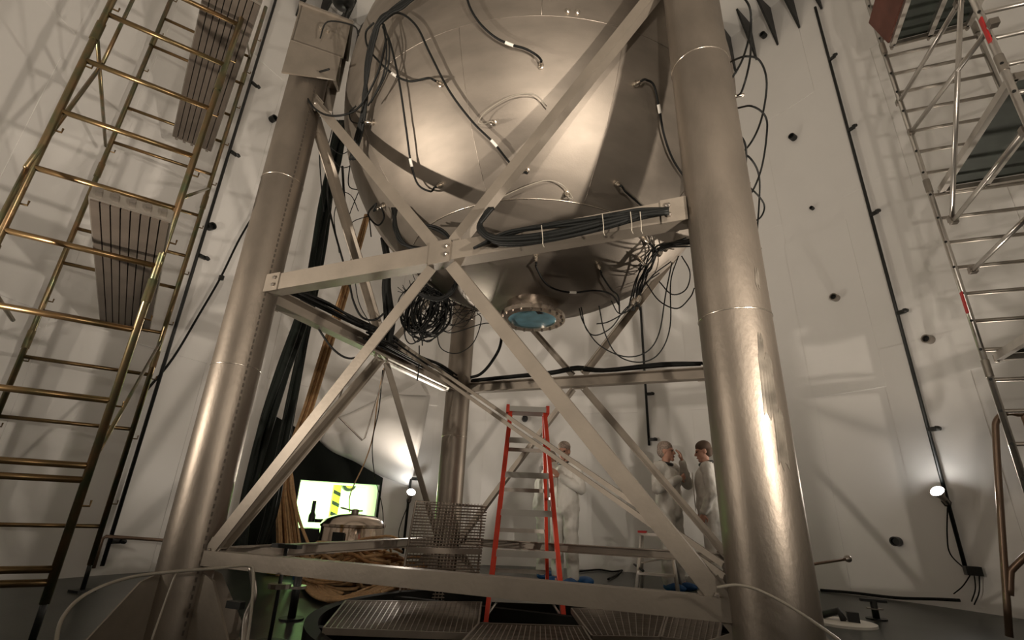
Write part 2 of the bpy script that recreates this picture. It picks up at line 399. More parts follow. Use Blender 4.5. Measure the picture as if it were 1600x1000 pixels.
for x, y in ((887, 18), (902, 20)):
    p = ons(x, y, 0); n = (p-SC).normalized(); MB().lathe([(0.016, -0.005), (0.016, 0.012), (0.008, 0.018)], p, n, 12).build('stud', 'weld', sph, 2)

# ------------------------------------------------------------------ support stand
st = thing('support_stand', (0, 0, 0), 'four legged steel support stand with beams and cross braces under sphere', 'stand')
CR = 0.147; H = 1.5; ZT, ZB, ZU, ZL = 2.197, 0.51, 3.90, 0.45
cols = {}; K0 = Vector((1.5, -1.5, 0))
for key, sx, sy in (('A', -1, -1), ('B', 1, -1), ('C', -1, 1), ('D', 1, 1)):
    cx, cy = sx*H, sy*H
    c = MB().lathe([(CR, 0.0), (CR, 4.25)], (cx, cy, 0), k=48).build('column', 'column_steel', st, 2); cols[key] = c
    for z in (1.62, 3.08):
        MB().lathe([(CR-0.002, z-0.006), (CR+0.0035, z), (CR-0.002, z+0.006)], (cx, cy, 0), k=48).build('weld_ring', 'weld', c, True)
    rad = Vector((-sx, -sy, 0)).normalized(); tn = Vector((-rad.y, rad.x, 0)); b0 = Vector((cx, cy, 0)); ax = (rad, tn, Vector((0, 0, 1)))
    # saddle box at the column head, welded to the sphere
    bx = MB(); q = b0+rad*0.0
    bx.box(q+rad*0.03+Vector((0, 0, 4.30)), (0.40, 0.40, 0.02), ax)
    bx.box(q+rad*-0.16+Vector((0, 0, 4.50)), (0.02, 0.40, 0.40), ax)
    for s in (-1, 1):
        bx.box(q+rad*0.04+tn*s*0.19+Vector((0, 0, 4.50)), (0.40, 0.02, 0.40), ax)
        bx.prism([q+tn*s*0.19+rad*x+Vector((0, 0, z)) for x, z in ((-0.17, 4.30), (0.22, 4.30), (0.22, 4.05), (-0.17, 3.95))], tn, 0.016)
    bx.box(q+rad*0.04+Vector((0, 0, 4.71)), (0.44, 0.44, 0.02), ax)
    sb = bx.build('saddle_bracket', 'beam_steel', c)
    for s in (-1, 1):
        for k in (-0.03, 0.03):
            p = q+tn*s*0.205+rad*(0.05+k)+Vector((0, 0, 4.52)); MB().lathe([(0.014, -0.01), (0.014, 0.01), (0.006, 0.014)], p, tn*s, 10).build('stud', 'weld', sb)
    # foot: base plate and flared gussets
    fp = MB().box(b0+Vector((0, 0, 0.015)), (0.95, 0.95, 0.03), (Vector((1, 0, 0)), Vector((0, 1, 0)), Vector((0, 0, 1)))).build('base_plate', 'beam_steel', c)
    for d in (Vector((1, 0, 0)), Vector((-1, 0, 0)), Vector((0, 1, 0)), Vector((0, -1, 0))):
        t = Vector((-d.y, d.x, 0))
        MB().prism([b0+d*x+Vector((0, 0, z)) for x, z in ((CR-0.01, 0.03), (0.46, 0.03), (0.46, 0.12), (0.24, 0.40), (CR-0.01, 0.44))], t, 0.014).build('gusset', 'beam_steel', c)
    # stitched seam down one side
    if key in 'AB':
        an = math.radians(-13 if key == 'A' else 60); e = Vector((math.cos(an), math.sin(an), 0)); sm_ = MB(); z = 0.15
        tt = Vector((-e.y, e.x, 0))
        while z < 4.0:
            sm_.box(b0+e*(CR+0.001)+Vector((0, 0, z)), (0.006, 0.009, 0.024), (e, tt, Vector((0, 0, 1)))); z += 0.042
        o = sm_.build('stitch_weld', 'stitch', c); o['kind'] = 'stuff'
for a0, a1, z0, z1 in ((-70, -48, 1.18, 1.42), (-60, -42, 1.0, 1.2), (-66, -58, 1.40, 1.50), (-52, -44, 1.72, 1.80)):
    P = []
    for r_ in (CR+.0012, CR-.002):
        for z_ in (z0, z1):
            for k_ in range(6):
                a_ = math.radians(a0+(a1-a0)*k_/5+(4 if z_ == z1 else 0)); P.append(K0+Vector((r_*math.cos(a_), r_*math.sin(a_), z_+.02*math.sin(k_*2.3))))
    MB().add(P, [(k_, k_+1, k_+7, k_+6) for k_ in range(5)]+[(12+k_, 18+k_, 19+k_, 13+k_) for k_ in range(5)]).build('tape_residue', 'residue', cols['B'])
def beam(a, b, wd, hg, name, bolts=True, face=None):
    a, b = V(a), V(b); d = (b-a).normalized(); a2, b2 = a+d*(CR-0.005), b-d*(CR-0.005); n = V(face)
    ax = (d, n, Vector((0, 0, 1)))
    m = MB(); t = 0.009                        # channel: web on the outer face, flanges turned inwards
    L = (b2-a2).length; c = (a2+b2)/2
    m.box(c+n*(wd/2-t/2), (L, t, hg), ax)
    for s in (-1, 1): m.box(c+Vector((0, 0, s*(hg/2-t/2)))-n*t/2, (L, wd-t, t), ax)
    o = m.build(name, 'beam_steel', st)
    if bolts:
        for f, s in ((a2, 1), (b2, -1)):
            MB().box(f+d*s*0.06+n*(wd/2+0.004), (0.12, 0.008, hg+0.012), ax).build('end_plate', 'beam_steel', o)
            for z in (-0.026, 0.026):
                p = f+d*s*0.085+n*(wd/2+0.008)+Vector((0, 0, z)); MB().lathe([(0.014, 0), (0.014, 0.01), (0.007, 0.016)], p, n, 6).build('bolt', 'bolt', o)
        MB().box(c+n*(wd/2+0.004), (0.14, 0.008, hg+0.03), ax).build('splice_plate', 'beam_steel', o)
        for z in (-0.026, 0.026):
            MB().lathe([(0.014, 0), (0.014, 0.01), (0.007, 0.016)], c+d*0.045+n*(wd/2+0.008)+Vector((0, 0, z)), n, 6).build('bolt', 'bolt', o)
    return o
K = dict(A=Vector((-H, -H, 0)), B=Vector((H, -H, 0)), C=Vector((-H, H, 0)), D=Vector((H, H, 0)))
for a, b, n in (('A', 'B', (0, -1, 0)), ('A', 'C', (-1, 0, 0)), ('C', 'D', (0, 1, 0)), ('B', 'D', (1, 0, 0))):
    n = V(n); z = Vector((0, 0, 1)); pa, pb = K[a], K[b]; d = (pb-pa).normalized()
    beam(pa+z*ZT, pb+z*ZT, 0.095, 0.118, 'beam', True, n if a == 'A' and b == 'B' else -n if False else n)
    beam(pa+z*ZB, pb+z*ZB, 0.07, 0.078, 'rail', False, n)
    mid_ = (pa+pb)/2+z*ZT
    for q, sgn in ((pa, 1), (pb, -1)):
        for zz, vs_ in ((ZU, 1), (ZL, -1)):
            e = q+d*sgn*0.10+z*zz; v = (mid_-e).normalized(); e2 = e+v*0.06; m2 = mid_-v*0.10
            m = MB(); u = v.cross(n).normalized()
            m.box((e2+m2)/2+n*0.02, ((m2-e2).length, 0.072, 0.008), (v, u, n))
            m.box((e2+m2)/2+u*0.032*sgn*vs_+n*(-0.012), ((m2-e2).length, 0.008, 0.064), (v, u, n))
            o = m.build('brace', 'beam_steel', st)
            MB().box(e+v*0.08+n*0.012, (0.2, 0.10, 0.008), (v, u, n)).build('end_gusset', 'beam_steel', o)
            MB().lathe([(0.013, 0), (0.013, 0.01), (0.007, 0.015)], e+v*0.13+n*0.02, n, 6).build('bolt', 'bolt', o)

for za, zb, dx in ((2.28, 0.60, 0.0), (2.30, 0.64, 0.05)):
    m = MB(); a_, b_ = Vector((-1.42+dx, 0.02, za)), Vector((1.36, -1.40+dx*.3, zb)); m.bar(a_, b_, .010, .024); o = m.build('tie_bar', 'beam_steel', st)
    MB().lathe([(.02, -.02), (.02, .02)], b_, (0, 1, 0), 8).build('bolt', 'bolt', o)
# ------------------------------------------------------------------ cables, connectors and hoses
def wire(name, pts, r, m, label, cat, group=None, k=6, n=6, parent=None):
    o = MB().tube(pts, r, k, n).build(name, m, parent, True)
    if parent is None: tag(o, label, cat, group)
    return o
def feed(px_, path, label, r=0.0075, m='black_cable', off=0.05, tagat=None, offs=None):
    """a connector welded on the sphere with its cable"""
    p = ons(*px_, 0); n = (p-SC).normalized()
    t = thing('signal_cable', p, label, 'cable', 'cables plugged into the sphere')
    MB().lathe([(0.020, -0.004), (0.020, 0.018), (0.014, 0.020), (0.014, 0.05), (0.010, 0.055), (0.010, 0.075)], p, n, 12).build('connector', 'weld', t, 2)
    L = [p+n*0.07, p+n*0.10]+[ons(x, y, (offs[i] if offs else off)) for i, (x, y) in enumerate(path)]
    MB().tube(L, r, 7, 7).build('cable', m, t, True)
    if tagat is not None:
        i = tagat+2; d = (L[i+1]-L[i-1]).normalized(); MB().tube([L[i]-d*0.028, L[i]+d*0.028], r+0.003, 8).build('marker_sleeve', 'white_tag', t)
    return t
feed((845, 104), [(838, 86), (820, 76), (796, 69), (772, 57), (748, 34), (732, 5), (726, -30)], 'black cable curving down to the connector above the diagonal brace', tagat=2)
feed((690, 132), [(668, 122), (640, 127), (616, 117), (592, 96), (574, 72), (572, 50), (584, 36)], 'black cable sagging sideways into a connector near the cable bunch', tagat=2)
feed((690, 288), [(672, 299), (653, 288), (642, 254), (635, 205), (624, 130), (610, 68), (598, 42)], 'black cable hanging in a long hook to the lowest left connector', tagat=2)
feed((823, 266), [(800, 258), (772, 224), (738, 190), (702, 142), (672, 84), (650, 40), (622, 20), (598, 34)], 'long black cable sweeping across the sphere to beside the diagonal brace', tagat=1)
feed((583, 192), [(566, 193), (550, 190), (546, 176), (556, 166)], 'short black cable in a connector at the sphere edge beside the saddle bracket', m='black_cable', r=.006)
feed((992, 132), [(1010, 125), (1022, 134), (1030, 170), (1038, 212), (1052, 250), (1075, 285)], 'black cable bending down behind the front column', tagat=2)
feed((962, 286), [(978, 300), (995, 315), (1012, 330), (1030, 345)], 'black cable running from a connector down to the beam bundle')
feed((772, 192), [(756, 194), (748, 190), (762, 172), (800, 150), (835, 148), (854, 166)], 'thin pale cable looped over the middle of the sphere', m='clear_hose', r=.004)
feed((885, 302), [(895, 310), (880, 290), (855, 282), (820, 292), (780, 310)], 'thin pale cable arched above the bottom seam', m='clear_hose', r=.004)
feed((838, 400), [(838, 418), (850, 440), (868, 452), (895, 457), (930, 454), (955, 460), (968, 478)], 'black cable under the sphere looping from beside the bottom neck', off=.07, tagat=3)
feed((933, 412), [(940, 430), (955, 452), (966, 464), (968, 490)], 'black cable hanging from the underside connector to the right of the neck', off=.07)
feed((1000, 405), [(1008, 420), (995, 450), (985, 470), (1000, 480)], 'black cable drooping off the underside edge', off=.08)
feed((600, 322), [(588, 318), (575, 335), (590, 352), (600, 340), (596, 324)], 'black cable curled in a ring at the lower sphere edge', off=.06)
feed((1005, 372), [(1015, 380), (1030, 392), (1050, 380), (1072, 372)], 'short black cable at the bright patch beneath the beam end', off=.06)
# loops hanging off the sphere on the right, beyond the front column
R1 = [[(1120, -30), (1165, 0), (1173, 40), (1162, 88), (1145, 120), (1128, 145)], [(1140, 97), (1165, 88), (1188, 96), (1198, 130), (1190, 185), (1172, 225), (1150, 245)],
      [(1152, 169), (1175, 166), (1196, 182), (1198, 210), (1190, 262), (1175, 300), (1160, 315)], [(1146, 206), (1160, 216), (1166, 240), (1163, 285)],
      [(1148, 238), (1170, 245), (1186, 275), (1186, 320), (1181, 385)], [(1156, 286), (1175, 296), (1194, 320), (1188, 340), (1170, 348)],
      [(1174, 30), (1172, 90), (1160, 140), (1152, 150)]]
LB = ['black cable looping out past the top of the front column', 'wide black cable loop beside the upper front column', 'long black cable loop reaching down beside the front column', 'short black cable drop beside the front column edge',
      'black cable falling straight beside the front column', 'small black cable loop at the height of the cross beam', 'thin black cable hanging from the roof side of the sphere']
for p, l in zip(R1, LB):
    t = thing('loose_cable', ons(*p[0], .04), l, 'cable', 'loose cables beside the front column'); MB().tube([ons(x, y, 0.05 + (0.25 if 0 < i < len(p)-1 else 0)) for i, (x, y) in enumerate(p)], 0.007, 7, 7).build('cable', 'black_cable', t, True)
    q = ons(*p[-1], 0.0); MB().lathe([(0.016, -0.02), (0.016, 0.03), (0.009, 0.05)], ons(*p[-1], .04), (q-SC), 10).build('connector', 'weld', t, 2)
# loops under the sphere on the right
R2 = [[(905, 482), (912, 505), (935, 538), (975, 557), (1010, 550), (1030, 520), (1040, 460), (1050, 410)], [(936, 478), (945, 520), (965, 555), (1000, 566), (1030, 552), (1047, 510), (1048, 440), (1060, 400)],
      [(908, 480), (915, 512), (930, 524), (955, 512), (975, 485), (992, 470)], [(1008, 440), (1030, 470), (1058, 482), (1078, 465), (1085, 450)], [(1030, 440), (1050, 460), (1072, 452), (1078, 425), (1065, 400)],
      [(932, 506), (950, 503), (975, 488), (996, 462), (1010, 420), (1030, 392)], [(955, 470), (968, 490), (990, 478), (1006, 445), (1015, 410)]]
L2 = ['wide shallow cable loop hanging below the sphere towards the front column', 'deepest black cable loop hanging below the sphere', 'small tight cable loop just beside the bottom neck', 'cable loop drooping behind the far brace near the front column', 'little round cable loop under the beam end',
      'black cable with a loose end pointing at the neck', 'short black cable slack below the cable bunch']
for i, p in enumerate(R2):
    wire('hanging_cable', [ond(x, y, 3.75+0.06*i) for x, y in p], 0.0055, 'black_cable', L2[i], 'cable', 'loops under the sphere')
# cable knot where the loops gather
t = thing('cable_bunch', ond(1000, 450, 3.8), 'tangled bunch of black cables running from the knot up to beam', 'cable bunch')
for i in range(9):
    j = lambda a: rng.uniform(-a, a)
    MB().tube([ond(992+j(10), 480+j(8), 3.8+j(.1)), ond(1000+j(8), 445+j(10), 3.8+j(.1)), ond(1012+j(8), 410+j(10), 3.75+j(.1)), ond(1030+j(8), 388+j(5), 3.6+j(.1)), ond(1085, 378+j(8), 3.3)], 0.006, 6, 6).build('cable', 'black_cable', t, True)
for x, y in ((990, 472), (997, 468), (1020, 385), (1030, 378)):
    MB().lathe([(0.02, -0.03), (0.026, 0), (0.02, 0.03)], ond(x, y, 3.72), (0.4, 0.2, 1), 10).build('connector', 'weld', t, 2)
# fat bundle of looped cable lashed to the front beam
t = thing('cable_bundle', onv(900, 350, (-1, -1.42), (1, -1.42)), 'fat bundle of black cables lashed along the front cross beam', 'cable bundle')
for i in range(12):
    j = lambda a: rng.uniform(-a, a); f = i/11
    yb = -1.60+j(.03); e = lambda x, y: onv(x, y, (-1, yb), (1, yb))
    MB().tube([e(1045, 330+j(3)), e(1000, 334+6*f+j(2)), e(940, 346+12*f+j(2)), e(860, 363+12*f+j(2)), e(795, 372+10*f+j(2)), e(764, 366+9*f), e(752-5*f, 352+5*f), e(757, 338+j(4)), e(764+8*f, 325)], 0.0095, 7, 6).build('cable', 'black_cable', t, True)
for i in range(7):
    j = lambda a: rng.uniform(-a, a); yb = -1.60+j(.03); e = lambda x, y: onv(x, y, (-1, yb), (1, yb))
    MB().tube([e(1045, 328+j(3)), e(985, 333+j(4)), e(920, 344+j(4)), e(850, 354+j(4)), e(790, 366+j(4)), e(740, 388)], 0.0085, 7, 6).build('cable', 'black_cable', t, True)
for x, y in ((846, 366), (941, 348), (985, 345), (1000, 345)):
    e = lambda a, b, k: onv(a, b, (-1, -1.62-k), (1, -1.62-k)); MB().tube([e(x, y-14, .02), e(x+2, y+6, .03), e(x+2, y+15, .03), e(x+4, y+20, .0)], 0.0022, 6, 4).build('cable_tie', 'tie', t)
# second bundle by the left of the front beam centre
t = thing('cable_bundle', onv(640, 380, (-1, -1.36), (1, -1.36)), 'bundle of black cables hooking down behind the beam centre plate', 'cable bundle')
for i in range(7):
    j = lambda a: rng.uniform(-a, a); yb = -1.15+j(.05); e = lambda x, y: onv(x, y, (-1, yb), (1, yb))
    MB().tube([e(616+j(5), 325), e(618+j(4), 355), e(628+j(4), 378), e(650, 388+j(4)), e(690, 392+j(4)), e(730, 385+j(3))], 0.009, 7, 6).build('cable', 'black_cable', t, True)
for i in range(5):
    j = lambda a: rng.uniform(-a, a); yb = -1.12+j(.05); e = lambda x, y: onv(x, y, (-1, yb), (1, yb))
    MB().tube([e(655, 350+j(4)), e(685, 358+j(3)), e(702, 372+j(3)), e(708, 395)], 0.008, 7, 6).build('cable', 'black_cable', t, True)
# bunch draped over the sphere's upper left edge
t = thing('cable_bundle', ons(590, 40, .06), 'thick bunch of black cables draped over the sphere edge beside the saddle bracket', 'cable bundle')
for i in range(10):
    j = lambda a: rng.uniform(-a, a)
    MB().tube([ons(655+j(6), -12+j(5), .10), ons(625+j(5), 10+j(4), .10), ons(598+j(4), 30+j(4), .12), ons(584+j(4), 58+j(4), .10), ons(575+j(4), 105+j(6), .08), ons(571+j(4), 150, .07), ons(568+j(4), 175, .06), ons(560+j(5), 215, .07), ons(550+j(6), 250, .12)], 0.008, 7, 6).build('cable', 'black_cable', t, True)
for p in ([(598, 35), (604, 80), (598, 120), (580, 160)], [(600, 38), (608, 70), (606, 105), (594, 135), (575, 165)], [(560, 55), (552, 40), (512, 34), (500, 60)]):
    MB().tube([ons(x, y, .10) for x, y in p], 0.006, 6, 6).build('cable', 'black_cable', t, True)
wire('loose_cable', [ons(514, 108, .2), ons(492, 116, .25), ons(478, 135, .3), ons(484, 160, .3), ons(505, 178, .25), ons(535, 180, .2), ons(563, 165, .1), ons(590, 115, .08), ons(604, 60, .08)], 0.008, 'black_cable', 'black cable making a wide ring in front of the rear leaning column head', 'cable')
# dark hoses hanging behind the left column
def hang(name, pix, h, r, label, cat, cnt, spread, m='green_black', rr=None):
    t = thing(name, ond(*pix[-1], h), label, cat)
    for i in range(cnt):
        a, b = rng.uniform(-1, 1), rng.uniform(-1, 1)
        MB().tube([ond(x+a*spread*(0.6+0.4*math.sin(k*1.3+i)), y, h+b*0.05) for k, (x, y) in enumerate(pix)], rr or r, 7, 5).build('hose' if 'hose' in name else 'rope', m, t, True)
    return t
hang('hose_bundle', [(536, 190), (524, 250), (508, 320), (492, 400), (476, 480), (446, 575), (418, 660), (396, 740), (380, 800), (372, 862)], 5.9, 0.035, 'thick dark green-black hose bundle hanging behind the left column', 'hoses', 7, 13)
hang('hose_bundle', [(528, 230), (514, 300), (502, 380), (486, 470), (470, 560), (456, 640), (440, 720), (424, 800), (404, 862)], 6.2, 0.035, 'second dark hose bundle dropping beside the tan ropes', 'hoses', 6, 9)
hang('hose_bundle', [(606, 370), (605, 410), (603, 450), (610, 500), (605, 540)], 4.6, 0.022, 'short black hose bundle hanging under the sphere behind the beam', 'hoses', 7, 10, 'black_cable')
for p, h, r, l in (([(518, 230), (512, 300), (520, 350), (545, 440), (552, 470), (565, 495), (585, 500), (602, 488)], 4.5, .010, 'black hose sagging to the beam behind the left brace'),
                ([(535, 260), (540, 330), (555, 420), (575, 470), (595, 530)], 4.9, .014, 'dark hose running straight down to the side beam'),
                ([(548, 250), (545, 290), (565, 300), (575, 330), (580, 370)], 4.6, .006, 'thin wire dangling along the sphere edge'),
                ([(500, 195), (500, 260), (506, 330)], 4.3, .006, 'thin wire hanging beside the left column head'),
                ([(590, 540), (570, 553), (545, 560), (520, 545), (495, 510), (475, 480)], 4.1, .009, 'black cable drooping in a shallow loop below the side beam'),
                ([(785, 520), (780, 545), (765, 570), (750, 585), (735, 590)], 5.0, .016, 'black hose bent down from the neck to the far beam'),
                ([(716, 470), (680, 480), (675, 490), (700, 520), (760, 505), (800, 515)], 4.5, .005, 'thin wire stretched from the coil to the neck'),
                ([(680, 470), (683, 520), (690, 545), (715, 552), (740, 535), (752, 500), (750, 475)], 4.5, .005, 'thin black wire in a deep loop before the far column'),
                ([(668, 500), (660, 520), (660, 540)], 4.4, .006, 'short wire end hanging under the coil'),
                ([(655, 540), (655, 565), (652, 595)], 4.6, .006, 'short wire end dangling above the foil corner')):
    wire('loose_hose', [ond(x, y, h) for x, y in p], r, 'black_cable', l, 'hose', None, 7)
# coil of black cable beneath the sphere
t = thing('cable_coil', ond(668, 480, 4.35), 'loosely wound coil of black cable hanging below the sphere', 'cable coil')
for i in range(34):
    j = lambda a: rng.uniform(-a, a); cx, cy, rx, ry, h = 664+j(14), 484+j(12), 22+j(9), 38+j(10), 4.35+j(.1); tl = 0.35+j(.2)
    P = []
    for k in range(13):
        a = 2*math.pi*k/12; x, y = rx*math.cos(a), ry*math.sin(a); P.append(ond(cx+x*math.cos(tl)-y*math.sin(tl), cy+x*math.sin(tl)+y*math.cos(tl), h+0.03*math.sin(a)))
    MB().tube(P, 0.006, 6, 3).build('loop', 'black_cable', t, True)
t = thing('cable_coil', ond(715, 435, 3.3), 'neat ring of black cable hooked behind the brace crossing', 'cable coil')
for i in range(7):
    j = lambda a: rng.uniform(-a, a)
    MB().tube([ond(706+j(2), 410, 3.3), ond(714+j(3), 430, 3.35+j(.05)), ond(708+j(3), 452+j(3), 3.4), ond(690, 466+j(3), 3.4), ond(668, 464+j(3), 3.4), ond(650, 458+j(3), 3.45)], 0.007, 6, 6).build('loop', 'black_cable', t, True)
for i in range(20):
    j = lambda a: rng.uniform(-a, a); x0, y0 = 645+j(30), 450+j(28); x1, y1 = 725+j(30), 465+j(25)
    wire('loose_wire', [ond(x0, y0, 4.3), ond((x0*2+x1)/3+j(8), max(y0, y1)+18+j(16), 4.35), ond((x0+2*x1)/3+j(8), max(y0, y1)+20+j(25), 4.4), ond(x1, y1, 4.4), ond(x1+8+j(5), y1-20, 4.3)], 0.0035, 'black_cable', 'thin black wire tangled between the coil and the far column', 'wire', 'tangled wires below the sphere', 5, 5)
# cables laid in the side and far beams
def lay(pts, label, cnt, sp, r=.011):
    t = thing('cable_tray_run', pts[0], label, 'cable bundle')
    for i in range(cnt):
        o_ = Vector((rng.uniform(-sp, sp), rng.uniform(-sp, sp), rng.uniform(0, sp*1.2)))
        MB().tube([p+o_*rng.uniform(.6, 1.2) for p in pts], r, 6, 4).build('cable', 'black_cable', t, True)
lay([Vector((-1.47, y, ZT+0.075+z)) for y, z in ((-1.25, 0), (-0.9, .01), (-0.5, .02), (-0.1, .05), (0.15, .02), (0.5, 0), (0.9, .01), (1.3, 0))], 'black cables lying along the left side beam', 12, .045)
lay([Vector((x, 1.47, ZT+0.07+z)) for x, z in ((-1.3, 0), (-0.8, .02), (-0.3, .03), (0.0, .06), (0.3, .02), (0.9, .03), (1.3, .02))], 'black cables lying along the far cross beam', 9, .03)
lay([Vector((-1.35, y, ZT-0.02)) for y in (-.4, -.1, .2, .55)], 'black cables bunched at the brace crossing of the side beam', 9, .06, .010)
tag(MB().bar((-1.545, 0.12, ZT-0.068), (-1.545, 1.25, ZT-0.068), 0.05, 0.02).build('lit_flange_edge', 'white_tag'), 'white strip imitating the lit lower flange edge of the left side beam', 'strip')  # light catching the beam's lower flange, put in as a white bar
# bent conduit hanging below the side beam
wire('bent_conduit', [ond(543, 587, 4.9), ond(525, 636, 4.9), ond(524, 646, 4.9), ond(566, 688, 4.9), ond(570, 684, 4.9), ond(596, 600, 4.9), ond(602, 570, 4.9)], .008, 'bolt', 'thin conduit bent to a triangle below the side beam', 'conduit', None, 6, 0)
wire('dangling_rope', [ond(600, 575, 4.9), ond(590, 625, 5.0), ond(583, 680, 5.2), ond(570, 722, 5.4), ond(548, 770, 5.8), ond(546, 800, 6.0)], .006, 'rope', 'thin brown cord hanging down towards the steel drum', 'cord')
wire('dangling_rope', [ond(598, 578, 4.9), ond(592, 640, 5.0), ond(582, 690, 5.2), ond(585, 740, 5.6), ond(597, 790, 5.9), ond(599, 825, 6.0)], .005, 'black_cable', 'thin dark cord curving past the steel drum side', 'cord')

# tan ropes: a bundle hanging from above, splitting, and the pile on the floor
t = thing('rope_bundle', ond(440, 850, 6.5), 'tan rope bundle hanging down and fanning out by the dark opening', 'ropes')
for i in range(22):
    a, b = rng.uniform(-1, 1), rng.uniform(-1, 1); base = [(574, 335, 4), (555, 400, 5), (532, 475, 7), (508, 550, 8), (482, 635, 8), (458, 700, 8), (444, 750, 10), (446, 800, 16), (450, 852, 20), (452, 900, 24)]
    MB().tube([ond(x+a*s, y, 6.45+b*0.06) for x, y, s in base], 0.013, 6, 4).build('rope', 'rope_dark' if i % 3 == 0 else 'rope', t, True)
for i in range(4):
    a = rng.uniform(-1, 1); MB().tube([ond(452+a*4, 730, 6.45), ond(462+a*5, 800, 6.4), ond(480+a*4, 850, 6.3), ond(490+a*4, 880, 6.2)], 0.013, 6, 5).build('rope', 'rope', t, True)
pc = onz(585, 917, 0.0)
t = thing('rope_pile', pc, 'heap of coiled tan rope lying on the floor', 'ropes')
for i in range(70):
    j = lambda a: rng.uniform(-a, a); f = rng.random(); c = pc+Vector((j(.48), j(.42), 0.04+0.30*f*f))+Vector((-.1, 0, 0)); R_ = rng.uniform(.22, .46); tx, ty = j(.5), j(.5); a0 = rng.uniform(0, 6.28); sp = rng.uniform(3.5, 6.2)
    P = []
    for k in range(10):
        a = a0+sp*k/9; x, y = R_*math.cos(a), R_*0.8*math.sin(a); P.append(Vector((c.x+x, c.y+y, max(0.02, c.z+x*tx+y*ty+j(.02)))))
    MB().tube(P, 0.016, 6, 3).build('rope', 'rope_dark' if i % 4 == 0 else 'rope', t, True)
for i in range(12):
    j = lambda a: rng.uniform(-a, a); wd = [onz(470+i*3, 905, .05), onz(482+i*3, 925+j(4), .05), onz(505+i*4, 936+j(3), .05), onz(540+i*5, 932+j(4), .08), onz(590+j(9), 920+j(5), .08), onz(640+j(8), 905, .1)]
    MB().tube(wd, 0.015, 6, 5).build('rope', 'rope', t, True)

# ------------------------------------------------------------------ golden scaffold, left
FRp, FLp, GRp, GLp = (Vector(p) for p in ((-2.31, -1.71), (-2.79, -2.41), (-4.12, -0.47), (-4.70, -1.31)))
sc = thing('scaffold_tower', (FRp.x, FRp.y, 0), 'yellow chromate steel scaffold tower with ladder frames', 'scaffold')
def up3(p, z): return Vector((p.x, p.y, z))
ZF_ = [0.40+0.5*i for i in range(14)]
for p in (FRp, FLp, GRp, GLp):
    f = MB().tube([up3(p, 0.22), up3(p, 7.6)], 0.025, 12).build('upright', 'gold', sc, True)
    MB().tube([up3(p, 0.02), up3(p, 0.3)], 0.019, 10).build('screw_jack', 'black', f, True)
    MB().box(up3(p, 0.01), (0.15, 0.15, 0.02)).build('base_plate', 'black', f)
    for z in (2.2, 4.2, 6.2): MB().lathe([(0.031, z-0.09), (0.031, z+0.09)], (p.x, p.y, 0), k=12).build('coupler', 'gold', f, 2)
    for z in np.arange(0.75, 7.4, 0.62):
        d = (GRp-FRp).normalized(); q = up3(p, z); MB().tube([q, q+Vector((0.06*0.56, 0.06*0.83, 0)), q+Vector((0.06*0.56, 0.06*0.83, 0.035))], 0.007, 6).build('locking_pin', 'gold_rung', f)
for z in ZF_:
    MB().tube([up3(FRp, z), up3(FLp, z)], 0.021, 10).build('rung', 'gold_rung', sc, True)
MB().tube([up3(FRp, 0.33), up3(FLp, 0.33)], 0.021, 10).build('rung', 'gold_rung', sc, True)
MB().tube([up3(FRp, 0.985), up3(FLp, 0.985)], 0.021, 10).build('rung', 'gold_rung', sc, True)
for z in (0.55, 1.46, 2.03, 2.5, 3.04, 3.45, 4.0, 4.6, 5.11, 5.55, 6.11, 6.6):
    MB().tube([up3(GRp, z), up3(GLp, z)], 0.019, 10).build('rung', 'gold_rung', sc, True)
e = lambda x, y: onv(x, y, FLp, GLp)
for a, b in (((212, -10), (160, 100)), ((160, 100), (40, 262)), ((152, 62), (165, 228)), ((42, 262), (-30, 400)), ((20, 500), (-30, 425))):
    MB().tube([e(*a), e(*b)], 0.016, 8).build('diagonal_brace', 'gold', sc, True)
e = lambda x, y: onv(x, y, FRp, GRp)
for za, zb in ((1.0, 2.4), (3.0, 4.4), (5.0, 6.6)):
    MB().tube([up3(FRp, za), up3(GRp, zb)], 0.014, 8).build('diagonal_brace', 'gold', sc, True)
def plank(n0, n1, wd, z, label, ns):
    a, b = up3(Vector(n0), z), up3(Vector(n1), z); d = (b-a).normalized(); s = Vector((-d.y, d.x, 0))
    t = thing('scaffold_plank', a, label, 'plank', 'aluminium scaffold decks'); w1 = wd/ns; ax = (d, s, Vector((0, 0, 1)))
    for i in range(ns):
        o = s*(w1*(i+0.5)-wd/2)
        MB().box((a+b)/2+o, ((b-a).length, w1-0.008, 0.03), ax).build('slat', 'alu_plank', t)
    MB().box((a+b)/2+Vector((0, 0, 0.02)), ((b-a).length, wd-0.02, 0.01), ax).build('top_sheet', 'dark_deck', t)
    for q, sg in ((a, -1), (b, 1)):
        m = MB().box(q+d*sg*0.01+Vector((0, 0, 0.035)), (0.03, wd+0.01, 0.075), ax); m.build('end_cap', 'alu_dull', t)
        for k in range(5):
            o = s*(wd*(k+0.5)/5-wd/2); MB().box(q+d*sg*0.05+o+Vector((0, 0, 0.03)), (0.08, 0.03, 0.03), ax).build('hook', 'bolt', t)
    for sg in (-1, 1): MB().box((a+b)/2+s*sg*(wd/2)+Vector((0, 0, 0.03)), ((b-a).length, 0.012, 0.07), ax).build('side_rail', 'alu_dull', t)
plank((-1.95, -2.16), (-4.40, -0.70), 0.42, 2.52, 'lower aluminium scaffold plank with ribbed underside', 8)
plank((-2.15, -1.92), (-4.37, -0.68), 0.42, 5.0, 'upper aluminium scaffold plank high in the yellow tower', 8)

